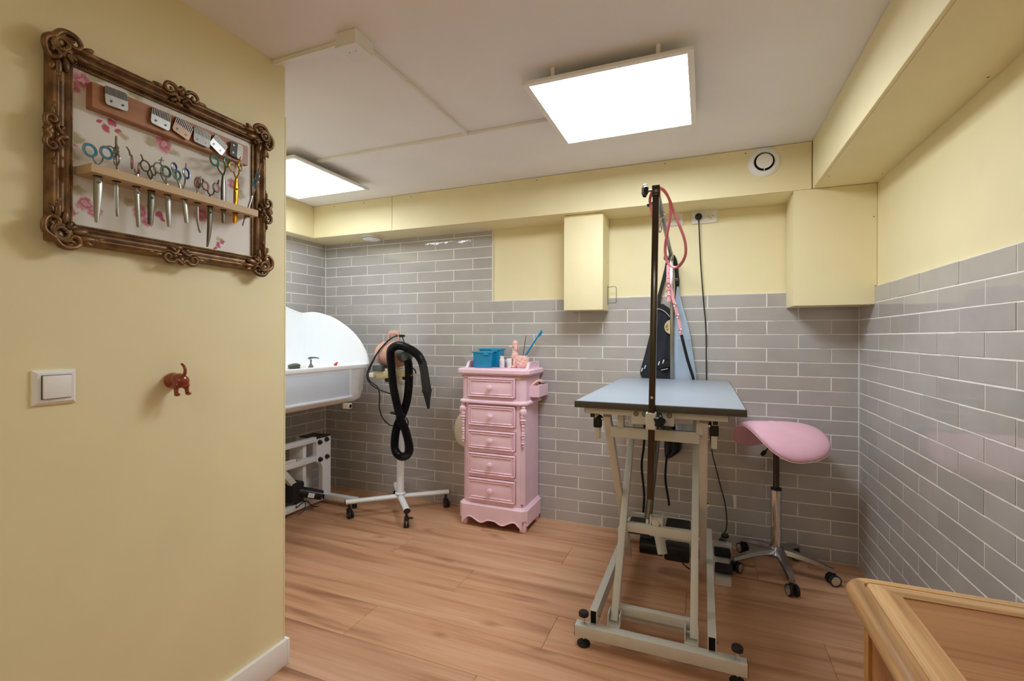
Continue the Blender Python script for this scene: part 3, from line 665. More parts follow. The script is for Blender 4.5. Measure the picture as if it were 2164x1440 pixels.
PAPER = floral_mat([(.672, 1.822, .024), (.655, 1.800, .016), (.861, 1.737, .026), (.680, 1.521, .022), (.700, 1.505, .016), (.649, 1.498, .013), (.645, 1.656, .015), (.802, 1.530, .024), (.820, 1.508, .015), (.969, 1.564, .026), (1.069, 1.690, .017)],
                   [(.645, 1.80, .028), (.700, 1.845, .026), (.83, 1.732, .028), (.885, 1.722, .02), (.662, 1.675, .022), (.655, 1.632, .022), (.664, 1.550, .02), (.775, 1.550, .02), (.83, 1.55, .02), (1.055, 1.735, .028), (1.10, 1.66, .022), (1.0, 1.60, .02), (.745, 1.775, .018), (.76, 1.72, .016), (1.03, 1.50, .014), (.79, 1.845, .026)],
                   [(.735, 1.745, .012), (.722, 1.725, .009), (.752, 1.728, .009), (.71, 1.735, .006), (.742, 1.765, .010), (1.022, 1.482, .011), (1.035, 1.492, .007), (1.012, 1.470, .007), (.849, 1.535, .013), (1.085, 1.684, .010), (.86, 1.525, .008), (.712, 1.60, .008), (.79, 1.60, .010), (1.075, 1.60, .012)])
b = bm_new(); bx(b, XP + .003, XP + .012, FY0 + .045, FY1 - .045, FZ0 + .045, FZ1 - .045); part('floral_backing', b, PAPER, fr, label='cream paper printed with pink roses')
XB = XP + .012
# wooden magnet rail and the scissor shelf
b = bm_new(); bx(b, XB, XB + .026, .680, 1.105, 1.7555, 1.818, .001, 1); part('blade_rail', b, RAILW, fr, label='brown wooden rail')
shelf_holes = [.6835, .7235, .768, .804, .845, .889, .927, .966, 1.0075, 1.0475, 1.088]
b = bm_new(); bx(b, XB, XB + .070, .657, 1.108, 1.585, 1.606, .001, 1); sh = part('scissor_shelf', b, SHELFW, fr, label='beige wooden shelf with a row of holes')
XS = -1.365
for y in shelf_holes:
    b = bm_new(); cyl(b, (XS, y, 1.5846), (XS, y, 1.5852), .0095, n=16); part('hole', b, DARKIN, sh)
# clipper blades stuck on the rail
def clipper(label, y, z, deg, col, nt, teeth, sc=1.0, dx=0, flip=0):
    t = thing('clipper_blade', label, 'clipper blade', (XB + .026 + dx, y, z), rot=(math.radians(deg), 0, 0), group='clipper blades on the wooden rail')
    w_, h0 = .0245 * sc, -.0215 * sc
    pl = [(-w_ + .006, h0), (w_ - .006, h0), (w_ - .002, h0 + .002), (w_, h0 + .007), (w_, .004), (-w_, .004), (-w_, h0 + .007), (-w_ + .002, h0 + .002)]
    b = bm_new(); prism(b, pl, .006, .0085, lambda u, v, d: (d, u, v)); bx(b, .0002, .006, -w_ * .8, w_ * .8, h0 + .006, .002); part('plate', b, col, t, False)
    b = bm_new(); L_ = .021 * sc
    for i in range(nt):
        u = -w_ + .0015 + (2 * w_ - .003) * i / (nt - 1); tw_ = w_ / nt * .55
        bx(b, .0025, .0082, u - tw_, u + tw_, .003, .003 + L_ - (.003 if i in (0, nt - 1) else 0))
    part('teeth', b, teeth, t, False)
    b = bm_new(); bx(b, .001, .0035, -w_ * .92, w_ * .92, .0025, .013 * sc); part('cutter', b, BLACK, t, False)
    for s in (-1, 1):
        b = bm_new(); cyl(b, (.0083, s * .0125 * sc, -.010 * sc), (.0096, s * .0125 * sc, -.010 * sc), .0028, n=12); part('screw', b, DSTEEL, t, False)
        b = bm_new(); cyl(b, (.0096, s * .0125 * sc, -.010 * sc), (.0099, s * .0125 * sc, -.010 * sc), .0012, n=8); part('screw', b, BLACK, t, False)
BRZ = pm('bronze_steel', '#a08570', .45, .8, nscale=60, namt=.06)
PLATE = pm('satin_blade_plate', '#b4b3ae', .42, .9, nscale=60, namt=.06); TEETH = pm('dark_blade_teeth', '#8a857b', .4, .9)
clipper('large silver clipper blade alone at the left end of the wooden rail', .728, 1.795, 2.5, PLATE, 17, TEETH, 1.02)
clipper('silver clipper blade, second from the left on the wooden rail', .833, 1.789, -5.8, PLATE, 12, TEETH)
clipper('bronze-coloured tilted clipper blade in the middle of the wooden rail', .891, 1.787, -18, BRZ, 11, TEETH)
clipper('dark grey clipper blade, third from the right on the wooden rail', .947, 1.784, -4, pm('grey_blade_plate', '#7a766e', .42, .9), 12, TEETH, 1, .0)
clipper('pale silver clipper blade tilted steeply near the right end of the rail', .998, 1.781, -31, PLATE, 16, TEETH, .95, .0)
clipper('black clipper blade turned sideways at the right end of the rail', 1.056, 1.787, -95, pm('black_steel', '#2f2c28', .45, .8), 12, TEETH, .95, .0)
# scissors hanging through the shelf
def tube_ring(b, y, z, r, t=.0022, turn=0):
    ax = Vector((math.cos(turn), math.sin(turn), 0)); torus(b, (XS, y, z), ax, r, t, 22, 8)
def scissors(label, hy, tip, blade_pts, widths, rings, tails=(), mat=None, pivot=None, thick=.0035, notch=False, shanks=None):
    """blade_pts: (y,z) centre line from above the hole to the tip; rings: (y,z,r,turn,colour); tails: point lists"""
    mat = mat or STEEL
    t = thing('scissors', label, 'scissors', (XS, hy, tip), group='grooming scissors hanging in the shelf')
    q = smooth_pts([(XS, *p) for p in blade_pts], 6); n = len(q)
    wq = []
    for i in range(n):
        f = i / (n - 1) * (len(widths) - 1); k = min(int(f), len(widths) - 2); wq.append(widths[k] + (widths[k + 1] - widths[k]) * (f - k))
    for s in (-1, 1):
        b = bm_new(); tube(b, [p + Vector((s * .0011, s * .0008, 0)) for p in q], .0013, 8, r2=[x / 2 for x in wq], up=(1, 0, 0)); bl = part('blade', b, mat, t)
    if pivot:
        b = bm_new(); cyl(b, (XS + .001, *pivot), (XS + .0048, *pivot), .0032, n=14); part('pivot_screw', b, DSTEEL if mat is STEEL else BLACK, t)
    top = q[0]
    for j, (y, z, r, turn, col) in enumerate(rings):
        b = bm_new(); tube_ring(b, y, z, r, .0019, turn)
        d = (Vector((XS, y, z)) - top); foot = Vector((XS, y, z)) - d.normalized() * r
        mid = (foot + top) / 2 + Vector((0, (y - top.y) * .18, 0))
        tube(b, smooth_pts([foot, mid, top], 5), .0021, 8); hd = part('handle', b, mat, t)
        if col:
            b = bm_new(); tube_ring(b, y, z, r - .0022, .0024, turn); part('finger_ring', b, col, hd)
    for pts, r in tails:
        b = bm_new(); qq = smooth_pts([(XS, *p) for p in pts], 5); m = len(qq); tube(b, qq, [r * (1 - .3 * i / m) for i in range(m)], 8); part('finger_rest', b, mat, t)
    if notch:
        b = bm_new(); y, z0, z1 = notch
        for i in range(11): zz = z0 + (z1 - z0) * i / 10; bx(b, XS + .0016, XS + .0034, y - .0028, y + .0014, zz - .0009, zz + .0009)
        part('thinning_teeth', b, BLACK, t)
scissors('long scissors with bright blue finger rings at the left end of the shelf', .6835, 1.473, [(.684, 1.612), (.684, 1.58), (.683, 1.53), (.6815, 1.473)], [.010, .0165, .0165, .014, .006], [(.6677, 1.6425, .0150, .15, RINGB), (.7016, 1.6488, .0148, .15, RINGB)], [([(.7016, 1.663), (.709, 1.668), (.718, 1.664), (.722, 1.655)], .0022)], pivot=(.685, 1.571))
scissors('narrow scissors seen edge-on with an upright silver handle, second from the left', .7235, 1.497, [(.7245, 1.615), (.7235, 1.57), (.724, 1.53), (.7248, 1.497)], [.006, .0068, .006, .0025], [(.7235, 1.640, .0145, 1.45, None), (.7225, 1.662, .011, 1.5, None)], [([(.724, 1.65), (.7225, 1.68), (.7225, 1.698)], .0034)])
scissors('silver scissors with pink finger rings and a curved tail, third from the left', .768, 1.481, [(.769, 1.62), (.768, 1.59), (.770, 1.54), (.7736, 1.481)], [.008, .0115, .0105, .0085], [(.7575, 1.645, .0165, 1.0, RINGP), (.7735, 1.634, .014, 1.1, RINGP)], [([(.754, 1.660), (.751, 1.672), (.7447, 1.680)], .0026)], pivot=(.772, 1.571))
scissors('dark bladed scissors with a bare silver ring and short tail, fourth from the left', .804, 1.494, [(.803, 1.615), (.804, 1.59), (.803, 1.54), (.8013, 1.494)], [.008, .0150, .0150, .0105], [(.7888, 1.6457, .0135, .25, None), (.8085, 1.640, .012, .6, None)], [([(.784, 1.658), (.781, 1.666), (.778, 1.673)], .002)], DSTEEL, (.8045, 1.566))
scissors('silver scissors with dark green finger rings, fifth from the left', .845, 1.498, [(.842, 1.615), (.845, 1.59), (.847, 1.54), (.8493, 1.498)], [.008, .0140, .0125, .0080], [(.8215, 1.6512, .0135, .2, None), (.840, 1.6474, .0150, .2, RINGG)], [([(.826, 1.664), (.828, 1.674), (.8298, 1.683)], .002), ([(.822, 1.672), (.829, 1.676), (.835, 1.675)], .0016)], STEEL, (.846, 1.573))
scissors('silver scissors with teal and royal blue finger rings, sixth from the left', .889, 1.52, [(.885, 1.612), (.8885, 1.59), (.893, 1.555), (.8975, 1.520)], [.008, .0130, .0130, .0105], [(.8697, 1.6479, .0135, .25, RINGT), (.8955, 1.6602, .0145, .45, RINGDB)], [([(.8945, 1.674), (.894, 1.682), (.8943, 1.689)], .0018)])
scissors('royal blue ringed scissors tucked behind the teal ringed pair', .878, 1.60, [(.875, 1.625), (.878, 1.612), (.879, 1.60)], [.006, .006, .005], [(.8625, 1.666, .0130, .5, RINGDB)], thick=.002)
scissors('curved narrow scissors with dark pink rings seen edge-on, below the middle blade', .927, 1.50, [(.927, 1.615), (.927, 1.59), (.9272, 1.549), (.9305, 1.520), (.9357, 1.500)], [.007, .0072, .0070, .0055, .0020], [(.9255, 1.645, .0145, 1.4, RINGPP), (.931, 1.643, .0140, 1.35, RINGPP)], [([(.932, 1.655), (.936, 1.664)], .0026)])
scissors('curved dark scissors with two dusty pink rings hanging lowest', .966, 1.4625, [(.967, 1.617), (.966, 1.590), (.9645, 1.541), (.962, 1.50), (.9572, 1.4625)], [.008, .0135, .0130, .0105, .0025], [(.951, 1.6417, .0125, .2, RINGPP), (.9844, 1.646, .0130, .25, RINGPP)], [([(.945, 1.653), (.942, 1.660)], .0028), ([(.9895, 1.658), (.9926, 1.672)], .0026)], DSTEEL, (.967, 1.567))
scissors('thinning scissors with teal rings standing high behind the shelf', 1.0075, 1.544, [(1.0068, 1.69), (1.0072, 1.65), (1.0073, 1.60), (1.0075, 1.544)], [.006, .0155, .0140, .0065], [(.9785, 1.7268, .0155, .15, RINGT), (1.0165, 1.735, .0150, .5, RINGT)], (), DSTEEL, None, notch=(1.0040, 1.618, 1.650))
scissors('gold thinning scissors with cream finger rings near the right end', 1.0475, 1.5526, [(1.0505, 1.695), (1.0498, 1.661), (1.0483, 1.618), (1.0453, 1.5526)], [.006, .0150, .0135, .0095], [(1.0365, 1.727, .0150, .3, RINGC), (1.0645, 1.738, .0145, .5, RINGC)], [([(1.062, 1.753), (1.063, 1.762), (1.0668, 1.770)], .0018)], GOLDSC, (1.0502, 1.6609), notch=(1.0470, 1.622, 1.652))
scissors('slanting edge-on scissors with blue rings at the right end of the shelf', 1.088, 1.551, [(1.1065, 1.655), (1.0967, 1.624), (1.0865, 1.593), (1.0732, 1.551)], [.005, .0062, .0058, .003], [(1.1190, 1.700, .016, 1.3, RINGB), (1.1255, 1.722, .015, 1.25, RINGB)], [([(1.121, 1.705), (1.132, 1.745), (1.139, 1.772)], .0034)])
# ------------------------------------------------------------------ electric grooming table
TX0, TX1, TY0, TY1, TTOP = -.458, .137, 1.766, 2.912, .956
tbl = thing('grooming_table', 'electric grooming table with grey-blue top and cream scissor-lift frame', 'table', (-.17, 2.3, 0))
b = bm_new(); bx(b, TX0 + .004, TX1 - .004, TY0 + .004, TY1 - .004, TTOP - .006, TTOP, .001, 1); part('table_top', b, TABLET, tbl, label='grey-blue ribbed rubber top')
b = bm_new(); bx(b, TX0, TX1, TY0, TY1, TTOP - .026, TTOP - .0015, .002, 2); part('edge_trim', b, EDGE, tbl, label='dark edge trim')
ZR = TTOP - .0265
def cap(p, ax, w_, h_, par):
    pass
def rail(name, *a, m=CREAMM, par=None, bev=.002):
    b = bm_new(); bx(b, *a, bev, 2); return part(name, b, m, par or tbl)
# top frame
fr1 = rail('top_rail', -.425, .081, 1.800, 1.826, ZR - .025, ZR)
for x, s in ((-.425, -1), (.081, 1)):
    b = bm_new(); bx(b, x - .0015, x + .0015, 1.8015, 1.8245, ZR - .0235, ZR - .0015); part('end_cap', b, BLACK, fr1)
rail('top_rail', -.425, .081, 2.855, 2.881, ZR - .025, ZR)
for x in (-.400, .040):
    r_ = rail('side_rail', x - .012, x + .012, 1.8265, 2.8545, ZR - .045, ZR)
    b = bm_new(); bx(b, x - .009, x + .009, 1.8262, 1.8275, ZR - .043, ZR - .027); part('end_cap', b, BLACK, r_)
# stop tabs hanging at the front
for x in (-.394, .037):
    h = rail('stop_tab', x - .010, x + .010, 1.885, 1.905, .789, .852)
    b = bm_new(); bx(b, x - .016, x + .016, 1.880, 1.910, .835, .885, .006, 2); part('rubber_sleeve', b, RUBBER, h)
# scissor arms: outer pair (front top -> rear bottom), inner pair (front bottom -> rear top)
YA, YBk, ZA, ZT_ = 1.875, 2.47, .085, .885
for x in (-.352, .001):
    a = bm_new(); bar(a, (x, YA - .008, ZT_ + .01), (x, YBk, ZA + .005), .029, .030, (0, 1, 0), .002); o = part('outer_arm', a, CREAMM, tbl)
    s = -1 if x < -.2 else 1
    b = bm_new(); cyl(b, (x + s * .0145, (YA + YBk) / 2 - .002, .488), (x + s * .022, (YA + YBk) / 2 - .002, .488), .008, n=6); part('pivot_bolt', b, CHROME, o)
    b = bm_new(); cyl(b, (x + s * .0145, YA, ZT_ - .01), (x + s * .023, YA, ZT_ - .01), .008, n=6); part('pivot_bolt', b, CHROME, o)
for x in (-.330 + .008, -.032 + .002):
    a = bm_new(); bar(a, (x, YA, ZA - .005), (x, YBk - .02, ZT_), .028, .030, (0, 1, 0), .002); o = part('inner_arm', a, CREAMM, tbl)
    s = 1 if x < -.2 else -1
    b = bm_new(); cyl(b, (x + s * .014, YA + .012, ZA + .016), (x + s * .024, YA + .012, ZA + .016), .008, n=6); part('pivot_bolt', b, CHROME, o)
rail('outer_cross_bar', -.338, -.013, 1.868, 1.892, .806, .848)
rail('inner_cross_bar', -.309, -.044, 1.905, 1.932, .094, .128)
rail('inner_cross_bar', -.309, -.044, 2.088, 2.118, .355, .392)
rail('inner_cross_bar', -.309, -.044, 2.37, 2.395, .79, .825)
for x in (-.300, -.012):
    b = bm_new(); bx(b, x - .012, x + .012, 1.868, 1.90, ZT_ - .045, ZR - .026, .001, 1); part('pivot_bracket', b, CREAMM, tbl)
# base
fb_ = rail('base_beam', -.462, .143, 1.793, 1.833, .036, .081)
for x in (-.462, .143):
    b = bm_new(); bx(b, x - .0016, x + .0016, 1.795, 1.831, .038, .079); part('end_cap', b, BLACK, fb_)
rail('base_beam', -.462, .143, 2.80, 2.84, .036, .081)
b = bm_new(); bx(b, -.322, -.05, 1.965, 1.985, .040, .082, .002, 1); part('inner_base_bar', b, CREAMM, tbl)
def channel(x):
    """C-shaped side rail lying on the base beams, open front end"""
    b = bm_new(); y0, y1, z0, z1, hw, t = 1.812, 2.835, .0815, .140, .014, .0028
    bx(b, x - hw, x - hw + t, y0, y1, z0, z1); bx(b, x + hw - t, x + hw, y0, y1, z0, z1); bx(b, x - hw + t, x + hw - t, y0, y1, z1 - t, z1); bx(b, x - hw + t, x + hw - t, y0, y1, z0, z0 + t)
    o = part('base_channel', b, CREAMM, tbl)
    b = bm_new(); bx(b, x - hw + t, x + hw - t, y0 + .012, y0 + .02, z0 + t, z1 - t); part('channel_dark_fill', b, DARKIN, o)  # dark block stands for the open channel's dark inside
    b = bm_new(); cyl(b, (x + .014, 1.83, .115), (x + .022, 1.83, .115), .006, n=6); part('bolt', b, BRASS, o)
channel(-.392); channel(.031)
for x in (-.318, -.036):
    b = bm_new(); bx(b, x - .026, x - .022, 1.846, 1.90, .0815, .118); bx(b, x + .018, x + .022, 1.846, 1.90, .0815, .118); bx(b, x - .026, x + .022, 1.834, 1.912, .0785, .0812); part('foot_bracket', b, CREAMM, tbl)
for x in (-.430, .112):
    for y in (1.813, 2.82):
        b = bm_new(); cyl(b, (x, y, .018), (x, y, .120), .0055, n=10); st = part('leveling_screw', b, CHROME, tbl)
        b = bm_new(); lathe(b, [(0, 0), (.024, 0), (.026, .004), (.024, .009), (.014, .014), (.009, .020), (0, .020)], 24, Matrix.Translation((x, y, .0005))); part('foot_pad', b, RUBBER, st)
        b = bm_new(); lathe(b, [(0, 0), (.012, 0), (.019, .005), (.0195, .016), (.017, .020), (0, .021)], 20, Matrix.Translation((x, y, .108))); part('knob', b, BLACK, st)
# actuator, motor, controller
act = bm_new(); cyl(act, (-.222, 2.13, .405), (-.185, 2.30, .90), .016, n=16); a_ = part('actuator', act, DSTEEL, tbl, label='dark lifting actuator')
b = bm_new(); cyl(b, (-.2235, 2.122, .375), (-.222, 2.132, .41), .010, n=12); part('actuator_rod', b, CHROME, a_)
b = bm_new(); bx(b, -.212, -.206, 2.10, 2.15, .385, .432); bx(b, -.165, -.159, 2.10, 2.15, .385, .432); cyl(b, (-.206, 2.115, .412), (-.165, 2.115, .412), .014, n=16); cyl(b, (-.188, 2.098, .405), (-.188, 2.14, .405), .016, n=16); part('actuator_bracket', b, CREAMM, tbl)
b = bm_new(); cyl(b, (-.30, 2.52, .13), (-.19, 2.52, .13), .045, n=24); mo = part('motor', b, BLACKG, tbl)
b = bm_new(); cyl(b, (-.215, 2.50, .24), (-.185, 2.46, .12), .024, n=18); part('motor_tube', b, CREAMM, mo)
b = bm_new(); bx(b, -.18, -.06, 2.47, 2.56, .085, .16, .012, 2); part('motor_gearbox', b, BLACK, mo)
b = bm_new(); tube(b, smooth_pts([(-.12, 2.465, .12), (-.10, 2.44, .14), (-.085, 2.45, .11), (-.09, 2.46, .09), (-.06, 2.5, .05)], 5), .003, 8); tube(b, smooth_pts([(-.14, 2.465, .14), (-.12, 2.43, .16), (-.11, 2.45, .12)], 5), .003, 8); part('motor_cable', b, RUBBER, mo)
b = bm_new(); bx(b, -.307, -.046, 2.225, 2.240, .345, .392, .002, 1); part('rear_bar', b, CREAMM, tbl)
b = bm_new(); bx(b, -.307, -.215, 2.119, 2.224, .335, .375, .004, 1); part('control_box', b, BLACK, tbl)
b = bm_new(); bx(b, -.150, -.050, 2.119, 2.224, .345, .392, .004, 1); part('control_box', b, BLACK, tbl)
# foot control with two pedals sticking out on the right
ft = thing('foot_control', 'cream foot control with two black pedals beside the grooming table', 'pedal', (.09, 2.62, 0))
b = bm_new(); prism(b, [(2.50, 0), (2.90, 0), (2.90, .045), (2.86, .05), (2.50, .035)], .052, .127, lambda u, v, d: (d, u, v)); part('housing', b, CREAMM, ft)
for y in (2.55, 2.74):
    b = bm_new(); bx(b, .055, .136, y - .035, y + .035, .047, .075, .008, 2); part('pedal', b, RUBBER, ft)
b = bm_new(); bx(b, .09, .122, 2.86, 2.895, .047, .075, .006, 2); part('cable_gland', b, BLACK, ft)
# ------------------------------------------------------------------ grooming arm: two posts joined by a bar over the table
arm = thing('grooming_rack', 'tall steel grooming rack of two posts and a cross bar clamped to the table ends', 'rack', (-.17, 2.3, .62))
def square_tube(p0, p1, w_, name, m, par):
    b = bm_new(); bar(b, p0, p1, w_, w_, (0, -1, 0), .002); return part(name, b, m, par)
pf0, pf1 = Vector((-.1745, 1.747, .622)), Vector((-.158, 1.747, 1.71))
post = square_tube(pf0, pf1, .022, 'front_post', DCHROME, arm)
for z in (.985,):
    f = (z - .622) / (1.71 - .622); p = pf0.lerp(pf1, f); b = bm_new(); cyl(b, p + Vector((0, -.0105, 0)), p + Vector((0, -.0135, 0)), .005, n=12); part('stop_bolt', b, CHROME, post)
b = bm_new(); bx(b, -.171, -.144, 1.7335, 1.765, 1.708, 1.737, .002, 2); bx(b, -.1715, -.1435, 1.733, 1.7655, 1.70, 1.711, .002, 2); part('post_cap', b, DCHROME, arm)
def star_knob(c, ax, par, R=.02, th=.014, n=6):
    ax = Vector(ax).normalized(); u = ax.orthogonal().normalized(); v = ax.cross(u); c = Vector(c); b = bm_new()
    ring = []
    for i in range(n * 8):
        a = 2 * PI * i / (n * 8); r = R * (1 + .13 * math.cos(n * a)); ring.append((r * math.cos(a), r * math.sin(a)))
    vs = [[b.verts.new(c + ax * d + (u * x + v * y) * s) for x, y in ring] for d, s in ((0, .55), (th * .3, .95), (th * .55, 1), (th * .85, .93), (th, .75))]
    m = len(ring)
    for A, B in zip(vs, vs[1:]):
        for k in range(m): b.faces.new((A[k], A[(k + 1) % m], B[(k + 1) % m], B[k]))
    b.faces.new(vs[0][::-1]); b.faces.new(vs[-1])
    return part('star_knob', b, BLACKG, par)
bl = bm_new(); cyl(bl, (-.171, 1.749, 1.722), (-.186, 1.743, 1.722), .0045, n=10); part('knob_bolt', bl, CHROME, arm)
star_knob((-.186, 1.743, 1.722), (-1, -.42, 0), arm, .021, .018)
pb0, pb1 = Vector((-.170, 2.926, .70)), Vector((-.175, 2.926, 1.665))
bp_ = square_tube(pb0, pb1, .020, 'back_post', STEEL, arm)
b = bm_new(); bx(b, -.186, -.164, 2.913, 2.939, 1.655, 1.685, .002, 2); part('post_cap', b, STEEL, arm)
b = bm_new(); bar(b, (-.157, 1.762, 1.722), (-.175, 2.92, 1.672), .018, .018, (0, 0, 1), .002); cb_ = part('cross_bar', b, STEEL, arm)
b = bm_new(); cyl(b, (-.186, 2.91, 1.668), (-.20, 2.90, 1.668), .004, n=10); part('knob_bolt', b, CHROME, arm)
star_knob((-.20, 2.90, 1.668), (-1, -.6, 0), arm, .017, .014)
b = bm_new(); bar(b, (-.166, 1.83, 1.705), (-.192, 1.80, 1.685), .010, .012, (0, 0, 1), .002); part('clip_lever', b, BLACKG, arm)
# clamp at the table's front edge
cl = bm_new(); bx(cl, -.248, -.096, 1.790, 1.7995, .877, .9285, .004, 2); cp = part('clamp_plate', cl, CREAMM, arm)
for x in (-.230, -.200, -.148, -.113):
    b = bm_new(); cyl(b, (x, 1.790, .9165), (x, 1.786, .9165), .0095, n=18); w1 = part('washer', b, DSTEEL, cp)
    b = bm_new(); cyl(b, (x, 1.7862, .9165), (x, 1.7835, .9165), .0058, n=6); part('bolt', b, BRASS, cp)
b = bm_new()
for a in ((-.1895, -.1845, 1.732, 1.790), (-.1605, -.1555, 1.732, 1.790)): bx(b, a[0], a[1], a[2], a[3], .872, .930, .001, 1)
bx(b, -.1895, -.1555, 1.7295, 1.734, .872, .930, .001, 1); part('clamp_sleeve', b, CREAMM, arm)
star_knob((-.150, 1.752, .902), (.55, -1, -.1), arm, .0215, .022, 5)
b = bm_new(); bx(b, -.135, -.108, 1.765, 1.785, .868, .876, .001, 1); part('clamp_tongue', b, BLACK, arm)
b = bm_new(); bx(b, -.21, -.135, 2.9145, 2.9185, .88, .93, .002, 1); bx(b, -.186, -.155, 2.9385, 2.942, .88, .93, .001, 1); part('rear_clamp', b, CREAMM, arm)
# ------------------------------------------------------------------ leads hanging from the arm
loop = [(-.150, 1.80, 1.744), (-.132, 1.83, 1.733), (-.118, 1.86, 1.706), (-.117, 1.87, 1.657), (-.127, 1.87, 1.599), (-.135, 1.87, 1.545), (-.133, 1.87, 1.502), (-.119, 1.865, 1.471), (-.098, 1.855, 1.459), (-.080, 1.845, 1.467), (-.065, 1.84, 1.492), (-.061, 1.84, 1.524), (-.068, 1.84, 1.567), (-.086, 1.84, 1.617), (-.101, 1.84, 1.658), (-.114, 1.83, 1.697), (-.131, 1.80, 1.730), (-.150, 1.782, 1.741), (-.168, 1.783, 1.735), (-.180, 1.79, 1.717), (-.184, 1.80, 1.699), (-.179, 1.80, 1.667), (-.174, 1.80, 1.640), (-.168, 1.81, 1.655)]
t = thing('leash_loop', 'pink leather leash loop hung over the top of the front post', 'leash', (-.10, 1.84, 1.455))
b = bm_new(); tube(b, smooth_pts(loop, 6), .0014, 8, r2=.0054, up=(.35, -.9, .1)); part('strap', b, PINKL, t)
t = thing('snap_hook', 'small silver snap hook hanging under the cross bar of the grooming arm', 'hook', (-.163, 2.0, 1.61))
b = bm_new(); torus(b, (-.159, 2.0, 1.698), (0, 1, .2), .014, .0022, 18, 8); part('ring', b, CHROME, t)
b = bm_new(); tube(b, smooth_pts([(-.159, 2.0, 1.684), (-.164, 2.0, 1.668), (-.159, 2.0, 1.64), (-.165, 2.0, 1.625), (-.170, 2.0, 1.638), (-.166, 2.0, 1.66)], 5), .0024, 8); part('hook', b, CHROME, t)
# studded collar strap and black noose
t = thing('studded_lead', 'light pink studded lead with a black strap end hanging at the back post', 'leash', (-.10, 2.84, .96))
strap1 = [(-.186, 2.82, 1.612), (-.186, 2.815, 1.535), (-.185, 2.815, 1.47), (-.184, 2.81, 1.436), (-.183, 2.81, 1.404)]
b = bm_new(); tube(b, smooth_pts(strap1, 5), .0016, 8, r2=.0105, up=(0, -1, 0)); part('strap', b, PINKC, t)
strap2 = [(-.176, 2.825, 1.50), (-.165, 2.825, 1.443), (-.145, 2.825, 1.36), (-.127, 2.83, 1.28), (-.117, 2.83, 1.215)]
b = bm_new(); tube(b, smooth_pts(strap2, 5), .0016, 8, r2=.0085, up=(.3, -1, 0)); part('strap', b, PINKC, t)
b = bm_new(); tube(b, smooth_pts([(-.118, 2.832, 1.222), (-.110, 2.835, 1.188), (-.085, 2.85, 1.08), (-.058, 2.865, .985), (-.052, 2.868, .960)], 5), .0016, 8, r2=.0085, up=(.3, -1, 0)); part('black_strap', b, BLACKW, t)
for i, z in enumerate((1.565, 1.535, 1.51, 1.483)):
    b = bm_new(); cyl(b, (-.186, 2.813, z), (-.186, 2.8105, z), .0026, n=8); part('eyelet', b, DSTEEL, t)
for z in (1.512, 1.475, 1.44):
    b = bm_new(); torus(b, (-.185, 2.808, z - .012), (0, 1, .25), .0105, .0018, 16, 6); part('stud_ring', b, CHROME, t)
for p in ((-.152, 2.818, 1.385), (-.136, 2.821, 1.32), (-.121, 2.822, 1.238)):
    b = bm_new(); torus(b, p, (.3, 1, .2), .009, .0018, 16, 6); part('stud_ring', b, CHROME, t)
b = bm_new(); torus(b, (-.182, 2.82, 1.624), (0, 1, 0), .012, .0022, 18, 8); tube(b, smooth_pts([(-.176, 2.82, 1.632), (-.168, 2.825, 1.66), (-.165, 2.83, 1.685), (-.178, 2.84, 1.690), (-.184, 2.835, 1.67)], 5), .003, 8); part('snap', b, CHROME, t)
# ------------------------------------------------------------------ aprons hanging behind the back post
def cloth(rows, nu, y0, amp, freq, ph, mat, name, par, thick=.002, ymin=2.935, ymax=2.970):
    """rows: (z, x_left, x_right); folds run downwards; thin closed shell"""
    b = bm_new(); F = []; Bk = []
    R = smooth_pts([(r[1], r[2], r[0]) for r in rows], 5)
    zt, zb = R[0].z, R[-1].z
    for r in R:
        f = (zt - r.z) / (zt - zb); rowf = []; rowb = []
        for i in range(nu + 1):
            u = i / nu; x = r.x + (r.y - r.x) * u
            y = y0 + amp * (.25 + .75 * f) * math.sin(freq * u * 2 * PI + ph + 1.2 * math.sin(3 * f)) + .002 * math.sin(23 * f + 5 * u)
            y = min(max(y, ymin), ymax - thick)
            rowf.append(b.verts.new((x, y, r.z))); rowb.append(b.verts.new((x, y + thick, r.z)))
        F.append(rowf); Bk.append(rowb)
    n = len(F)
    for i in range(n - 1):
        for k in range(nu):
            b.faces.new((F[i][k], F[i + 1][k], F[i + 1][k + 1], F[i][k + 1])); b.faces.new((Bk[i][k], Bk[i][k + 1], Bk[i + 1][k + 1], Bk[i + 1][k]))
        b.faces.new((F[i][0], Bk[i][0], Bk[i + 1][0], F[i + 1][0])); b.faces.new((F[i][nu], F[i + 1][nu], Bk[i + 1][nu], Bk[i][nu]))
    for k in range(nu):
        b.faces.new((F[0][k], F[0][k + 1], Bk[0][k + 1], Bk[0][k])); b.faces.new((F[-1][k], Bk[-1][k], Bk[-1][k + 1], F[-1][k + 1]))
    return part(name, b, mat, par, ang=80)
ap = thing('navy_apron', 'dark navy apron with a round cream badge hanging behind the grooming table', 'apron', (-.23, 2.955, .48))
cloth([(1.400, -.252, -.222), (1.372, -.262, -.190), (1.345, -.268, -.160), (1.238, -.296, -.152), (1.10, -.330, -.150), (.994, -.357, -.150), (.955, -.347, -.150), (.86, -.312, -.146), (.72, -.262, -.13), (.60, -.220, -.119), (.54, -.216, -.119), (.505, -.214, -.15), (.478, -.212, -.19)], 34, 2.960, .010, 2.6, .5, NAVY, 'body', ap, ymin=2.950, ymax=2.974)
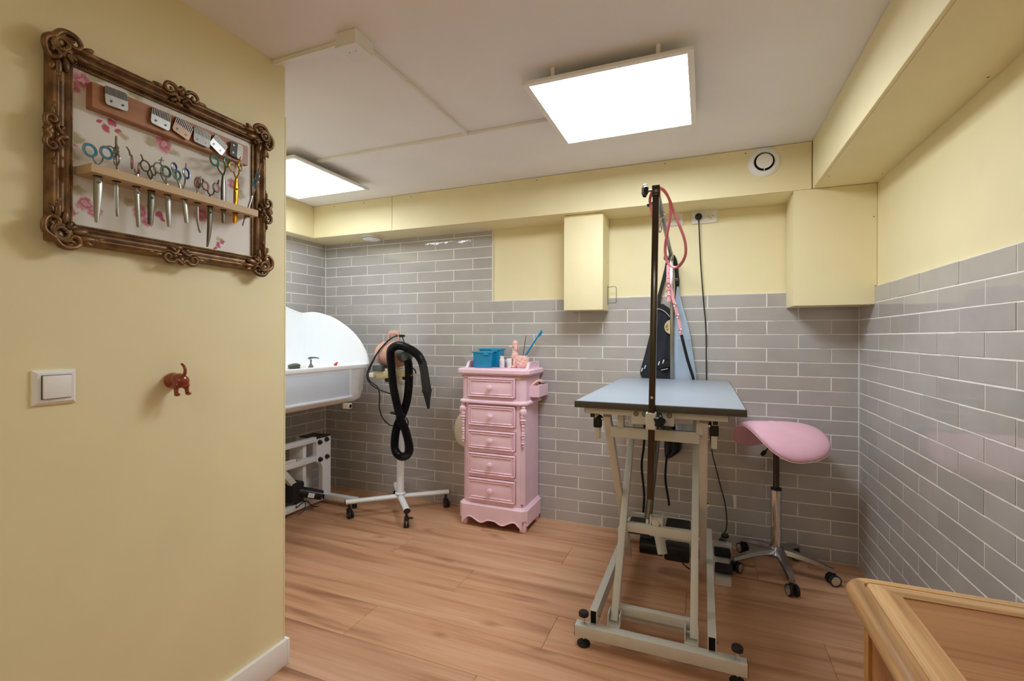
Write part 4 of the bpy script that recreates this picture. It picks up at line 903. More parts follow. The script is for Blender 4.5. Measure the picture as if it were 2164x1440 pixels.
b = bm_new(); tube(b, smooth_pts([(-.250, 2.945, 1.395), (-.249, 2.945, 1.43), (-.232, 2.945, 1.50), (-.208, 2.947, 1.60), (-.195, 2.95, 1.66), (-.178, 2.95, 1.683), (-.163, 2.95, 1.67), (-.152, 2.95, 1.62), (-.146, 2.95, 1.55), (-.146, 2.95, 1.48), (-.150, 2.95, 1.38)], 5), .0012, 8, r2=.011, up=(0, -1, 0)); part('neck_strap', b, BLACKW, ap)
b = bm_new(); tube(b, smooth_pts([(-.262, 2.9485, 1.371), (-.24, 2.9485, 1.368), (-.21, 2.9485, 1.350), (-.186, 2.9485, 1.322)], 6), .0018, 8); tube(b, [(-.235, 2.9485, 1.004), (-.196, 2.9485, 1.014)], .0018, 8); part('white_piping', b, LABEL, ap)
b = bm_new(); tube(b, smooth_pts([(-.262, 2.9493, 1.385), (-.235, 2.9493, 1.383), (-.205, 2.9493, 1.366), (-.178, 2.9493, 1.335), (-.165, 2.9493, 1.30)], 6), .0016, 8, r2=.016, up=(0, -1, 0)); part('top_binding', b, BLACKW, ap)
for x, z in ((-.247, 1.045), (-.222, 1.055), (-.327, 1.020), (-.345, 1.003)):
    b = bm_new(); bx(b, x - .003, x + .003, 2.945, 2.950, z - .012, z + .012, .001, 1, Matrix.Translation((x, 2.93, z)) @ Matrix.Rotation(.3, 4, 'Y') @ Matrix.Translation((-x, -2.93, -z))); part('cord_end', b, LABEL, ap)
b = bm_new(); bx(b, -.262, -.185, 2.9478, 2.9498, 1.018, 1.058, .004, 2, Matrix.Translation((-.22, 2.93, 1.04)) @ Matrix.Rotation(-.25, 4, 'Y') @ Matrix.Translation((.22, -2.93, -1.04))); part('pocket_flap', b, BLACKW, ap)
# badge: cream disc with dark letters around its rim, half hidden by the post
bc = Vector((-.172, 2.9498, 1.262))
b = bm_new(); lathe(b, [(0, 0), (.0445, 0), (.0445, .0012), (0, .0012)], 40, Matrix.Translation(bc) @ Matrix.Rotation(PI / 2, 4, 'X')); bd = part('badge', b, pm('cream_badge', '#d8c593', .7, nscale=30, namt=.08), ap, label='round cream badge')
def glyphs(txt, a0, a1, R, size):
    b = bm_new()
    for i, ch in enumerate(txt):
        cu = bpy.data.curves.new('letter', 'FONT'); cu.body = ch; cu.size = size; cu.align_x = 'CENTER'; cu.align_y = 'CENTER'; cu.extrude = .0003; cu.resolution_u = 2
        ob = bpy.data.objects.new('letter', cu); dg = bpy.context.evaluated_depsgraph_get(); C.objects.link(ob); dg.update()
        me = bpy.data.meshes.new_from_object(ob.evaluated_get(dg)); a = a0 + (a1 - a0) * i / max(1, len(txt) - 1)
        Mx = Matrix.Translation(bc + Vector((0, -.0016, 0))) @ Matrix.Rotation(PI / 2, 4, 'X') @ Matrix.Rotation(a - PI / 2, 4, 'Z') @ Matrix.Translation((0, R, 0))
        me.transform(Mx); b.from_mesh(me); bpy.data.objects.remove(ob); bpy.data.curves.remove(cu); bpy.data.meshes.remove(me)
    return b
part('badge_lettering', glyphs('VORV', math.radians(212), math.radians(158), .030, .022), pm('dark_print', '#1d1a14', .7), bd)
for pts in ([(-.330, 2.958, .80), (-.332, 2.955, .564), (-.346, 2.955, .42), (-.331, 2.955, .247), (-.337, 2.955, .115)], [(-.200, 2.958, .50), (-.208, 2.955, .40), (-.206, 2.955, .33), (-.190, 2.955, .23), (-.187, 2.955, .198)]):
    b = bm_new(); tube(b, smooth_pts(pts, 5), .0012, 8, r2=.0075, up=(.6, -.8, 0)); part('tie', b, BLACKW, ap)
ap2 = thing('pale_blue_apron', 'pale blue cloth apron hanging right of the navy apron', 'apron', (-.10, 2.955, .645))
cloth([(1.50, -.146, -.136), (1.40, -.158, -.118), (1.237, -.164, -.076), (1.10, -.165, -.056), (.95, -.166, -.036), (.80, -.16, -.04), (.70, -.154, -.05), (.645, -.150, -.056)], 28, 2.941, .006, 1.6, 2.2, BLUEC, 'body', ap2, ymin=2.9365, ymax=2.948)
b = bm_new(); bx(b, -.158, -.132, 2.936, 2.942, 1.515, 1.55, .003, 2); tube(b, [(-.155, 2.935, 1.512), (-.135, 2.935, 1.514)], .0016, 6); part('buckle', b, BLACK, ap2)
b = bm_new(); tube(b, smooth_pts([(-.160, 2.9345, 1.195), (-.11, 2.9345, 1.192), (-.06, 2.9345, 1.196)], 4), .0006, 6); part('seam', b, PANELW, ap2)
# ------------------------------------------------------------------ saddle stool
sc0 = (.372, 2.752, 0)
st = thing('saddle_stool', 'pink saddle stool with chrome post and five-star castor base', 'stool', sc0)
aa = Vector((-.84, -.54, 0)).normalized(); bb_ = Vector((.54, -.84, 0)).normalized(); cc = Vector((.362, 2.748, 0))
def saddle_pt(s, t_, off):
    """s along the saddle axis (towards the open arch), t_ across; unit disc"""
    wd = .205 - .012 * s; y = t_ * wd * (1 - .10 * t_ * t_)
    drop = .135 + .022 * s
    z = .748 + .010 * s - drop * abs(t_) ** 1.75 - .020 * max(-s, 0) ** 2.5
    return cc + aa * (s * .205) + bb_ * y + Vector((0, 0, z))
def seat_mesh():
    b = bm_new(); NR, NA = 14, 64; top = []; bot = []
    def disc(r, a):
        c, s_ = math.cos(a), math.sin(a); e = .74 if c > 0 else .9
        return (r * math.copysign(abs(c) ** e, c), r * math.copysign(abs(s_) ** .8, s_))
    def nrm(s, t_):
        e = .01; du = saddle_pt(s + e, t_, 0) - saddle_pt(s - e, t_, 0); dv = saddle_pt(s, t_ + e, 0) - saddle_pt(s, t_ - e, 0); n = du.cross(dv)
        if n.z < 0: n = -n
        return n.normalized()
    for side, L_ in ((1, top), (-1, bot)):
        cvert = None
        for i in range(NR + 1):
            r = math.sin(i / NR * PI / 2); row = []
            for k in range(NA):
                s, t_ = disc(r, 2 * PI * k / NA); p = saddle_pt(s, t_, 0); n = nrm(s, t_)
                h = .024 * math.sqrt(max(0, 1 - r ** 8)) if side > 0 else -.014 * math.sqrt(max(0, 1 - r ** 8))
                if i == 0:
                    if cvert is None: cvert = b.verts.new(p + n * h)
                    row.append(cvert)
                else: row.append(b.verts.new(p + n * h) if (side > 0 or i < NR) else top[NR][k])
            L_.append(row)
        for i in range(NR):
            for k in range(NA):
                A, B = L_[i], L_[i + 1]; q = [A[k], B[k], B[(k + 1) % NA], A[(k + 1) % NA]]
                if i == 0: q = [A[0], B[k], B[(k + 1) % NA]]
                b.faces.new(q if side > 0 else q[::-1])
    return b, nrm, disc
b, nrm, disc = seat_mesh(); seat = part('seat', b, PINKV, st, ang=80)
b = bm_new(); tube(b, [saddle_pt(*disc(1.004, 2 * PI * k / 80), 0) - Vector((0, 0, .003)) for k in range(80)], .0022, 6, closed=True); part('piping', b, PINKSEAM, seat)
for ds in (.10, .155):
    b = bm_new(); pts = []
    for i in range(25):
        t_ = -.93 + 1.86 * i / 24; s = ds + .12 * (1 - t_ * t_) * .4; r = max(abs(t_), abs(s)); h = .024 * math.sqrt(max(0, 1 - min(1, math.hypot(s, t_)) ** 8)); pts.append(saddle_pt(s, t_, 0) + nrm(s, t_) * (h + .0004))
    tube(b, pts, .0011, 6); part('seam', b, PINKSEAM, seat)
px, py = .347, 2.752
b = bm_new(); lathe(b, [(0, 0), (.012, 0), (.0245, .006), (.0255, .30), (.0245, .312), (0, .312)], 28, Matrix.Translation((px, py, .112))); po = part('lower_post', b, CHROME, st)
b = bm_new(); lathe(b, [(.0262, 0), (.0262, .010), (.014, .012)], 28, Matrix.Translation((px, py, .420)), cap=False); part('collar', b, BLACK, po)
b = bm_new(); cyl(b, (px, py, .42), (px, py, .66), .0145, n=24); part('gas_lift', b, DCHROME, st)
b = bm_new(); bx(b, px - .06, px + .06, py - .05, py + .05, .655, .672, .004, 2); cyl(b, (px, py, .63), (px, py, .66), .024, n=20); part('seat_plate', b, BLACK, st)
b = bm_new(); tube(b, smooth_pts([(px - .01, py - .02, .652), (px - .04, py - .06, .645), (px - .055, py - .075, .632), (px - .075, py - .095, .612)], 5), [.004] * 11 + [.009, .0105, .0105, .010, .008], 12); part('height_lever', b, BLACK, st)
b = bm_new(); lathe(b, [(.026, 0), (.045, .004), (.046, .018), (.034, .032), (.028, .05), (.0262, .05)], 28, Matrix.Translation((px, py, .082)), cap=False); part('hub', b, ALU, st)
for i in range(5):
    a = math.radians(-12 - 72 * i); d = Vector((math.cos(a), math.sin(a), 0)); n_ = Vector((-d.y, d.x, 0)); c0 = Vector((px + .012, py, 0))
    R_ = .235; b = bm_new(); prev = None; N = 8
    for j in range(N + 1):
        f = j / N; r = .02 + (R_ - .02) * f; z = .125 - .045 * f ** 1.6; hw = .026 - .010 * f; th = .030 - .012 * f
        ring = [b.verts.new(c0 + d * r + n_ * (hw * u) + Vector((0, 0, z + th * v))) for u, v in ((-1, -.75), (-.72, 0), (.72, 0), (1, -.75), (.8, -1), (-.8, -1))]
        if prev:
            for k in range(6): b.faces.new((prev[k], prev[(k + 1) % 6], ring[(k + 1) % 6], ring[k]))
        else: b.faces.new(ring[::-1])
        prev = ring
    b.faces.new(prev); arm_ = part('base_arm', b, ALU, st, ang=50)
    e = c0 + d * (R_ - .012); sw = math.radians([20, -70, 60, 120, 200][i]); f_ = Vector((math.cos(sw), math.sin(sw), 0)); ax_ = Vector((-f_.y, f_.x, 0)); wc = e + f_ * .010 + Vector((0, 0, .0275))
    b = bm_new(); cyl(b, e + Vector((0, 0, .045)), e + Vector((0, 0, .075)), .006, n=12); bx(b, -.014, .020, -.007, .007, .036, .060, .005, 2, Matrix.Translation((e.x, e.y, 0)) @ Matrix.Rotation(sw, 4, 'Z')); cs = part('castor', b, BLACK, arm_)
    for s in (-1, 1):
        b = bm_new(); cyl(b, wc + ax_ * (s * .009), wc + ax_ * (s * .022), .0268, n=24); part('wheel', b, RUBBER, arm_)
        b = bm_new(); cyl(b, wc + ax_ * (s * .0221), wc + ax_ * (s * .0245), .0215, .018, n=24) if s > 0 else cyl(b, wc - ax_ * .0245, wc - ax_ * .0221, .018, .0215, n=24); part('wheel_cap', b, CHROME, arm_)
# ------------------------------------------------------------------ dryer stand
DX, DY = -1.925, 2.715
sd = thing('dryer_stand', 'white rolling stand with a round pole and four castor legs', 'stand', (DX, DY, 0))
b = bm_new(); lathe(b, [(0, .085), (.0245, .085), (.0245, .90), (0, .90)], 28, Matrix.Translation((DX, DY, 0))); po = part('pole', b, WHITEM, sd)
b = bm_new(); lathe(b, [(.0247, 0), (.036, 0), (.036, .008), (.0247, .012)], 28, Matrix.Translation((DX, DY, .122)), cap=False); part('collar', b, WHITEM, po)
ends = [(-2.185, 2.475), (-1.722, 2.500), (-1.665, 2.925), (-2.115, 2.925)]
for i, (x, y) in enumerate(ends):
    e = Vector((x, y, .105)); d = (e - Vector((DX, DY, .105))).normalized(); b = bm_new()
    tube(b, [Vector((DX, DY, .105)) + d * .018, e], .0155, 16, r2=.021, up=(0, 0, 1)); lg = part('leg', b, WHITEM, sd)
    b = bm_new(); tube(b, [e, e + d * .006], .0158, 16, r2=.0213, up=(0, 0, 1)); part('end_cap', b, BLACK, lg)
    c = e - d * .022; sw = [-.4, -1.0, -.6, 1.4][i]; f_ = Vector((math.cos(sw), math.sin(sw), 0)); ax_ = Vector((-f_.y, f_.x, 0)); wc = Vector((c.x, c.y, .0245)) + f_ * .014
    b = bm_new(); cyl(b, (c.x, c.y, .055), (c.x, c.y, .092), .008, n=12); bx(b, -.02, .022, -.014, .014, .036, .062, .008, 2, Matrix.Translation((c.x, c.y, 0)) @ Matrix.Rotation(sw, 4, 'Z')); cs = part('castor', b, BLACK, lg)
    for s in (-1, 1):
        b = bm_new(); cyl(b, wc + ax_ * (s * .003), wc + ax_ * (s * .016), .0240, n=24); part('wheel', b, RUBBER, lg)
        b = bm_new(); cyl(b, wc + ax_ * (s * .0155), wc + ax_ * (s * .0172), .009, n=16); part('wheel_hub', b, STEEL, lg)
    if i == 1:
        b = bm_new(); bx(b, .012, .042, -.012, .012, .050, .056, .002, 1, Matrix.Translation((c.x, c.y, 0)) @ Matrix.Rotation(.3, 4, 'Z')); part('brake', b, BLACK, lg)
# bracket on top of the pole: two cream bars and a tilting cradle
b = bm_new(); bx(b, DX - .09, DX + .03, DY - .06, DY - .052, .885, .945, .002, 1); bx(b, DX - .09, DX + .03, DY + .052, DY + .06, .885, .945, .002, 1); bx(b, DX - .04, DX + .04, DY - .055, DY + .055, .882, .892, .002, 1); part('cradle', b, CREAM, sd)
b = bm_new(); bx(b, DX - .145, DX + .155, DY - .105, DY - .080, .925, .972, .003, 2, Matrix.Translation((DX, DY, .95)) @ Matrix.Rotation(-.10, 4, 'Y') @ Matrix.Translation((-DX, -DY, -.95))); part('front_bar', b, pm('khaki_cream_enamel', '#cfc59a', .4), sd)
b = bm_new(); bx(b, DX - .165, DX - .130, DY - .13, DY + .12, .925, .955, .003, 2); bx(b, DX - .16, DX + .14, DY + .08, DY + .10, .925, .955, .003, 2); part('side_bar', b, CREAM, sd)
for x, z in ((DX - .055, .905), (DX + .085, .925)):
    b = bm_new(); cyl(b, (x, DY - .062, z), (x, DY - .085, z), .013, n=16); part('clamp_knob', b, BLACK, sd)
# ------------------------------------------------------------------ dryer
dr = thing('pet_dryer', 'salmon pink pet dryer with a long ribbed black hose on a rolling stand', 'dryer', (DX, DY, .972))
axd = Vector((.95, -.30, 0)).normalized(); cd = Vector((DX - .040, DY - .025, 1.080)); Q = axd.to_track_quat('Z', 'Y').to_matrix().to_4x4()
Mb = Matrix.Translation(cd) @ Q
b = bm_new(); lathe(b, [(0, -.125), (.055, -.125), (.078, -.112), (.088, -.085), (.090, -.04), (.0885, -.038), (.0885, -.034), (.090, -.032), (.090, .055), (.080, .085), (.055, .100), (0, .100)], 40, Mb); bd = part('body', b, SALMON, dr, ang=50)
b = bm_new(); lathe(b, [(.05, .098), (.052, .125), (.046, .155), (0, .16)], 28, Mb, cap=False); part('outlet', b, GREYP, dr)
b = bm_new(); lathe(b, [(0, -.1252), (.048, -.1252), (.048, -.131), (0, -.131)], 28, Mb); part('air_inlet', b, BLACK, dr)
hb = cd + Vector((0, 0, .085)); b = bm_new()
tube(b, smooth_pts([hb - axd * .055, hb - axd * .052 + Vector((0, 0, .038)), hb - axd * .04 + Vector((0, 0, .058)), hb + axd * .04 + Vector((0, 0, .058)), hb + axd * .052 + Vector((0, 0, .038)), hb + axd * .055], 5), .009, 10, r2=.019, up=(.7, .6, 0)); part('handle', b, SALMON, dr)
b = bm_new(); bx(b, cd.x - .11, cd.x - .03, cd.y - .09, cd.y - .03, .966, 1.005, .006, 2); part('switch_box', b, GREYP, dr)
b = bm_new(); bx(b, cd.x - .06, cd.x + .07, cd.y - .06, cd.y + .06, .958, .985, .006, 2); part('foot', b, CREAM, dr)
H = [(-1.658, 2.575, 1.026), (-1.687, 2.57, 1.077), (-1.741, 2.562, 1.116), (-1.818, 2.555, 1.142), (-1.872, 2.555, 1.127), (-1.896, 2.56, 1.092), (-1.895, 2.57, .995), (-1.884, 2.575, .877), (-1.857, 2.58, .753), (-1.831, 2.585, .662), (-1.801, 2.60, .574), (-1.782, 2.61, .474), (-1.800, 2.615, .425), (-1.845, 2.62, .405), (-1.893, 2.625, .425), (-1.912, 2.63, .481), (-1.898, 2.635, .595), (-1.857, 2.64, .682), (-1.828, 2.645, .764), (-1.809, 2.64, .861), (-1.793, 2.62, .958), (-1.792, 2.61, 1.030), (-1.812, 2.605, 1.068)]
q = resample(smooth_pts(H, 14), .0024)
b = bm_new(); tube(b, q, [(.0278, .0278, .0228)[i % 3] for i in range(len(q))], 16); part('hose', b, BLACKG, dr, ang=30, label='ribbed black hose')
o0 = cd + axd * .15; b = bm_new(); tube(b, smooth_pts([o0 - axd * .02, o0 + Vector((.012, -.01, .0)), Vector((-1.812, 2.605, 1.075)), Vector((-1.803, 2.605, 1.045))], 5), [.034] * 6 + [.032] * 5 + [.028] * 5, 16); part('hose_elbow', b, GREYP, dr)
nz = [(-1.660, 2.575, 1.030), (-1.648, 2.575, .98), (-1.640, 2.575, .933), (-1.628, 2.575, .862), (-1.626, 2.575, .850), (-1.621, 2.575, .80), (-1.615, 2.575, .743)]
b = bm_new(); tube(b, nz, [.0262, .0262, .027, .0285, .0285, .017, .0085], 20); tube(b, [(-1.6285, 2.575, .866), (-1.6262, 2.575, .848)], .031, 20); part('nozzle', b, RUBBER, dr, label='black nozzle')
for pts in ([(-1.905, 2.69, 1.205), (-1.95, 2.66, 1.195), (-2.02, 2.62, 1.12), (-2.075, 2.60, 1.03), (-2.115, 2.60, .955), (-2.11, 2.60, .905), (-2.07, 2.60, .868), (-2.0, 2.60, .838), (-1.945, 2.61, .822), (-1.92, 2.63, .80)],
            [(-1.905, 2.69, 1.208), (-1.955, 2.65, 1.19), (-2.012, 2.61, 1.12), (-2.06, 2.59, 1.03), (-2.095, 2.59, .95), (-2.085, 2.59, .90), (-2.03, 2.60, .86), (-2.02, 2.61, .80), (-2.03, 2.62, .72), (-2.01, 2.63, .65), (-1.965, 2.64, .605), (-1.94, 2.65, .60)],
            [(-1.90, 2.69, 1.205), (-1.865, 2.66, 1.175), (-1.84, 2.65, 1.12)], [(-1.79, 2.64, 1.00), (-1.775, 2.66, .98), (-1.78, 2.68, .955)], [(-1.80, 2.60, .67), (-1.785, 2.60, .645), (-1.795, 2.61, .62)]):
    b = bm_new(); tube(b, smooth_pts(pts, 6), .0042, 8); part('mains_cable', b, RUBBER, dr)
b = bm_new(); bx(b, -1.925, -1.885, 2.69 - .03, 2.69 + .02, 1.196, 1.214, .006, 2); part('cable_clip', b, BLACK, dr)
b = bm_new(); torus(b, (-1.868, 2.605, .69), (.1, .2, 1), .045, .008, 24, 8); part('hose_strap', b, BLACKW, dr)
# ------------------------------------------------------------------ pink chest of drawers
CX0, CX1, CYF, CYB = -1.433, -1.013, 2.692, 2.962
ch = thing('chest_of_drawers', 'narrow pink painted chest with five panelled drawers and carved corners', 'chest', ((CX0 + CX1) / 2, 2.82, 0))
def octa(b, x0, x1, y0, y1, z0, z1, c, e=0):
    """box with chamfered front corners; e = how much the top is drawn in"""
    def ring(z, k): return [b.verts.new(p + (z,)) for p in ((x0 + k + c, y0 + k), (x1 - k - c, y0 + k), (x1 - k, y0 + k + c), (x1 - k, y1), (x0 + k, y1), (x0 + k, y0 + k + c))]
    A = ring(z0, 0); B = ring(z1, e); b.faces.new(A[::-1]); b.faces.new(B)
    for k in range(6): b.faces.new((A[k], A[(k + 1) % 6], B[(k + 1) % 6], B[k]))
b = bm_new(); octa(b, CX0, CX1, CYF, CYB, .150, .955, .026); part('body', b, PINKP, ch)
b = bm_new(); octa(b, CX0 - .008, CX1 + .008, CYF - .006, CYB, .80, .955, .026); part('upper_case', b, PINKP, ch)
# plinth with scalloped apron and feet
b = bm_new(); octa(b, CX0 - .022, CX1 + .022, CYF - .017, CYB, .075, .136, .028); octa(b, CX0 - .022, CX1 + .022, CYF - .017, CYB, .136, .153, .028, .018); pl = part('plinth', b, PINKP, ch)
x0, x1 = CX0 + .006, CX1 - .006; n = 60; poly = [(x1, .0752), (x0, .0752)]
def wav(f):
    a = abs(f - .5) * 2; return .047 + .017 * math.cos(a * 2.6 * PI + .2) * (1 - .3 * a) - .022 * max(0, a - .80) / .20 - .012 * math.exp(-(a * 9) ** 2)
for i in range(n + 1): f = i / n; poly.append((x0 + (x1 - x0) * f, wav(f)))
b = bm_new(); prism(b, poly, CYF - .017, CYF - .002, lambda u, v, d: (u, d, v)); part('apron', b, PINKP, pl)
b = bm_new(); tube(b, [(x0 + (x1 - x0) * i / n, CYF - .018, wav(i / n) + .003) for i in range(3, n - 2)], .0038, 8); part('apron_bead', b, PINKP, pl)
for sx in (0, 1):
    for y in (CYF + .004, CYB - .045):
        x = CX0 - .010 if sx == 0 else CX1 - .030
        b = bm_new(); bx(b, x, x + .04, y, y + .04, 0, .0755, .006, 2); part('foot', b, PINKP, ch)
    b = bm_new(); xs = (CX0 - .022, CX0 - .006) if sx == 0 else (CX1 + .006, CX1 + .022); bx(b, *xs, CYF + .011, CYB, .042, .0755, .001, 1); part('side_apron', b, PINKP, pl)
# mouldings
def mould(z, h, out, name):
    b = bm_new(); octa(b, CX0 - out, CX1 + out, CYF - out, CYB, z, z + h * .5, .028); octa(b, CX0 - out, CX1 + out, CYF - out, CYB, z + h * .5, z + h, .028, out * .55); return part(name, b, PINKP, ch)
mould(.784, .020, .022, 'waist_moulding'); mould(.944, .014, .014, 'top_moulding')
b = bm_new(); octa(b, CX0 - .026, CX1 + .026, CYF - .024, CYB, .960, .972, .030); octa(b, CX0 - .036, CX1 + .036, CYF - .034, CYB, .972, .992, .032); octa(b, CX0 - .036, CX1 + .036, CYF - .034, CYB, .992, 1.0, .032, .010); part('top', b, PINKP, ch)
for s in (0, 1):
    xs = CX0 - .008 if s == 0 else CX1 - .010
    b = bm_new(); pr = [(2.745, 1.0), (CYB, 1.0), (CYB, 1.042), (2.80, 1.042)] + [(2.80 - .04 * math.sin(a), 1.012 + .03 * math.cos(a)) for a in (.3, .7, 1.1, 1.45)] + [(2.75, 1.008)]
    prism(b, pr, xs, xs + .018, lambda u, v, d: (d, u, v)); part('gallery_side', b, PINKP, ch)
b = bm_new(); bx(b, CX0 + .0102, CX1 - .0102, CYB - .016, CYB, 1.0, 1.034, .002, 1); part('gallery_back', b, PINKP, ch)
# drawers
for i, (zt, zb) in enumerate(((.944, .822), (.770, .640), (.610, .494), (.468, .334), (.309, .173))):
    dx0, dx1 = -1.386, -1.066; yf = CYF - (.0065 if i == 0 else 0)
    g = bm_new(); bx(g, dx0 - .003, dx1 + .003, yf - .0012, yf + .002, zb - .003, zt + .003); part('drawer_gap', g, pm('pink_shadow_gap', '#8d5f68', .7), ch)
    b = bm_new(); bx(b, dx0, dx1, yf - .010, yf + .004, zb, zt, .002, 2); dw = part('drawer', b, PINKP, ch)
    m = bm_new()
    for k, (ins, hh) in enumerate(((.006, .0065), (.019, .005))):
        X0, X1, Z0, Z1 = dx0 + ins, dx1 - ins, zb + ins, zt - ins; yy = yf - .0105
        for p, q_ in (((X0, Z0), (X1, Z0)), ((X1, Z0), (X1, Z1)), ((X1, Z1), (X0, Z1)), ((X0, Z1), (X0, Z0))): tube(m, [(p[0], yy, p[1]), (q_[0], yy, q_[1])], .0080 if k == 0 else .0062, 8, r2=.0050 if k == 0 else .0034, up=(0, -1, 0))
    part('drawer_moulding', m, PINKP, dw)
    zc = (zt + zb) / 2; xk = -1.226
    kb = bm_new(); lathe(kb, [(.006, 0), (.0065, .010), (.010, .013), (.0175, .018), (.019, .024), (.0165, .030), (.009, .0335), (0, .0345)], 24, Matrix.Translation((xk, yf - .010, zc)) @ Matrix.Rotation(PI / 2, 4, 'X')); part('knob', kb, PINKP, dw)
# carved hanging ornaments on the chamfered corners
for s in (-1, 1):
    cx = (CX0 + .011) if s < 0 else (CX1 - .011); cy = CYF + .008; d = Vector((s * .7, -.7, 0)); base = Vector((cx, cy, 0)); b = bm_new()
    for z, rx, rz in ((.768, .014, .010), (.742, .0205, .024), (.712, .016, .016), (.690, .018, .009), (.675, .014, .007), (.655, .0105, .016), (.634, .008, .014), (.612, .010, .009), (.598, .0115, .008), (.580, .009, .012), (.561, .0075, .009), (.548, .010, .008), (.530, .005, .008)):
        ell(b, base + d * .010 + Vector((0, 0, z)), (rx * 1.1, rx * 1.1, rz), 12, 8)
    for k in range(6):
        a = k * PI / 3; ell(b, base + d * .019 + Vector((.012 * math.cos(a), .012 * math.sin(a), .735)), (.005, .005, .020), 8, 6)
    part('carved_drop', b, PINKP, ch, ang=60)
b = bm_new(); ell(b, (CX1 - .012, CYF + .008, .168), (.010, .006, .004), 10, 6); part('carved_mark', b, pm('pink_shadow_gap', '#8d5f68', .7), ch)
# open tray on the right side
b = bm_new(); t0, t1, t2, t3 = CX1 + .001, -.943, 2.775, 2.955
bx(b, t0, t1, t2, t3, .825, .833); bx(b, t0, t1, t2, t2 + .010, .833, .897, .001, 1); bx(b, t0, t1, t3 - .010, t3, .833, .897, .001, 1); bx(b, t1 - .010, t1, t2 + .010, t3 - .010, .833, .897, .001, 1); bx(b, t0, t0 + .008, t2 + .010, t3 - .010, .833, .897); part('side_tray', b, PINKP, ch)
t = thing('grooming_brush', 'pale pink brush lying in the side tray of the chest', 'brush', (-.975, 2.82, .895))
b = bm_new(); tube(b, smooth_pts([(-1.004, 2.800, .886), (-.992, 2.815, .903), (-.972, 2.845, .918), (-.955, 2.885, .916)], 5), [.004, .007, .009, .010, .010, .010, .010, .010, .011, .011, .011, .011, .011, .011, .010, .006], 12, r2=.006, up=(0, 0, 1)); part('handle', b, PINKCER, t)
t = thing('wooden_brush', 'short beige wooden handle sticking out of the side tray', 'brush', (-.968, 2.80, .89))
b = bm_new(); tube(b, [(-.985, 2.789, .888), (-.978, 2.795, .897), (-.962, 2.81, .912)], [.006, .009, .008], 14); part('handle', b, RAILW, t); b = bm_new(); tube(b, [(-.962, 2.81, .912), (-.955, 2.825, .908)], [.0082, .0082], 14); part('ferrule', b, BLACK, t)
t = thing('comb', 'thin silver comb lying across the side tray of the chest', 'comb', (-.96, 2.88, .90))
b = bm_new(); bar(b, (-.962, 2.85, .911), (-.949, 2.945, .8995), .004, .010, (0, 0, 1), .001); part('spine', b, CHROME, t); b = bm_new(); bar(b, (-.966, 2.85, .905), (-.956, 2.925, .897), .003, .008, (0, 0, 1), .001); part('teeth', b, BLACK, t)
# ------------------------------------------------------------------ things on the chest
Z1_ = 1.0
def tub_box(label, x0, x1, y0, y1, h, rz, lidm):
    cx, cy = (x0 + x1) / 2, (y0 + y1) / 2; t = thing('storage_box', label, 'box', (cx, cy, Z1_), rz); hx, hy = (x1 - x0) / 2, (y1 - y0) / 2
    b = bm_new(); prev = None
    for f in (0, .04, 1):
        k = .90 if f == 0 else .92 + .08 * f; ring = []
        for i in range(32):
            a = 2 * PI * i / 32; c, s = math.cos(a), math.sin(a); e = .25; ring.append(b.verts.new((hx * k * math.copysign(abs(c) ** e, c), hy * k * math.copysign(abs(s) ** e, s), h * f)))
        if prev:
            for i in range(32): b.faces.new((prev[i], prev[(i + 1) % 32], ring[(i + 1) % 32], ring[i]))
        else: b.faces.new(ring[::-1])
        prev = ring
    b.faces.new(prev); part('tub', b, BLUEB, t, False)
    b = bm_new(); bx(b, -hx - .004, hx + .004, -hy - .004, hy + .004, h, h + .012, .004, 2); part('lid', b, lidm, t, False)
    b = bm_new(); bx(b, hx * .2, hx * .75, -hy - .007, -hy - .004, h - .012, h + .010, .001, 1); part('clip', b, lidm, t, False)
BLUEL = pm('blue_lid_plastic', '#2397c4', .3, nscale=9, namt=.05)
tub_box('blue plastic box with lid at the front left of the pink chest top', -1.385, -1.262, 2.735, 2.80, .095, .10, BLUEL)
tub_box('taller blue plastic box standing behind the first one on the pink chest', -1.392, -1.238, 2.84, 2.925, .112, .03, BLUEL)
t = thing('white_bottle', 'small white bottle with square shoulders beside the blue boxes', 'bottle', (-1.226, 2.845, Z1_))
b = bm_new(); lathe(b, [(0, 0), (.017, 0), (.0185, .003), (.0185, .046), (.015, .056), (.014, .058)], 24, W[t], cap=False); part('body', b, WHITE, t); b = bm_new(); lathe(b, [(.0145, .057), (.0148, .072), (.013, .074), (0, .074)], 20, W[t], cap=False); part('cap', b, WHITE, t)
b = bm_new(); lathe(b, [(.0188, .012), (.0188, .042)], 24, W[t], cap=False); lb_ = part('label', b, LABEL, t)
b = bm_new()
for k in range(4): tube(b, [(-1.226 + .01905 * math.sin(a), 2.845 - .01905 * math.cos(a), Z1_ + .018 + k * .006) for a in [(-.8 + .2 * i) for i in range(9 - k)]], .0004, 5)
part('print_lines', b, GREYP, lb_)
t = thing('white_jar', 'small white jar with a ribbed cap in front of the poodle figurine', 'jar', (-1.172, 2.842, Z1_))
b = bm_new(); lathe(b, [(0, 0), (.015, 0), (.0165, .003), (.0165, .043), (.015, .046)], 24, W[t], cap=False); part('body', b, WHITE, t); b = bm_new(); lathe(b, [(.0178, .044), (.0178, .058), (.016, .060), (0, .060)], 24, W[t], cap=False); part('cap', b, WHITE, t)
b = bm_new(); lathe(b, [(.0168, .010), (.0168, .038)], 24, W[t], cap=False); lb_ = part('label', b, LABEL, t)
b = bm_new()
for k in range(4): tube(b, [(-1.172 + .01705 * math.sin(a), 2.842 - .01705 * math.cos(a), Z1_ + .014 + k * .006) for a in [(-.7 + .2 * i) for i in range(8 - k % 2)]], .0004, 5)
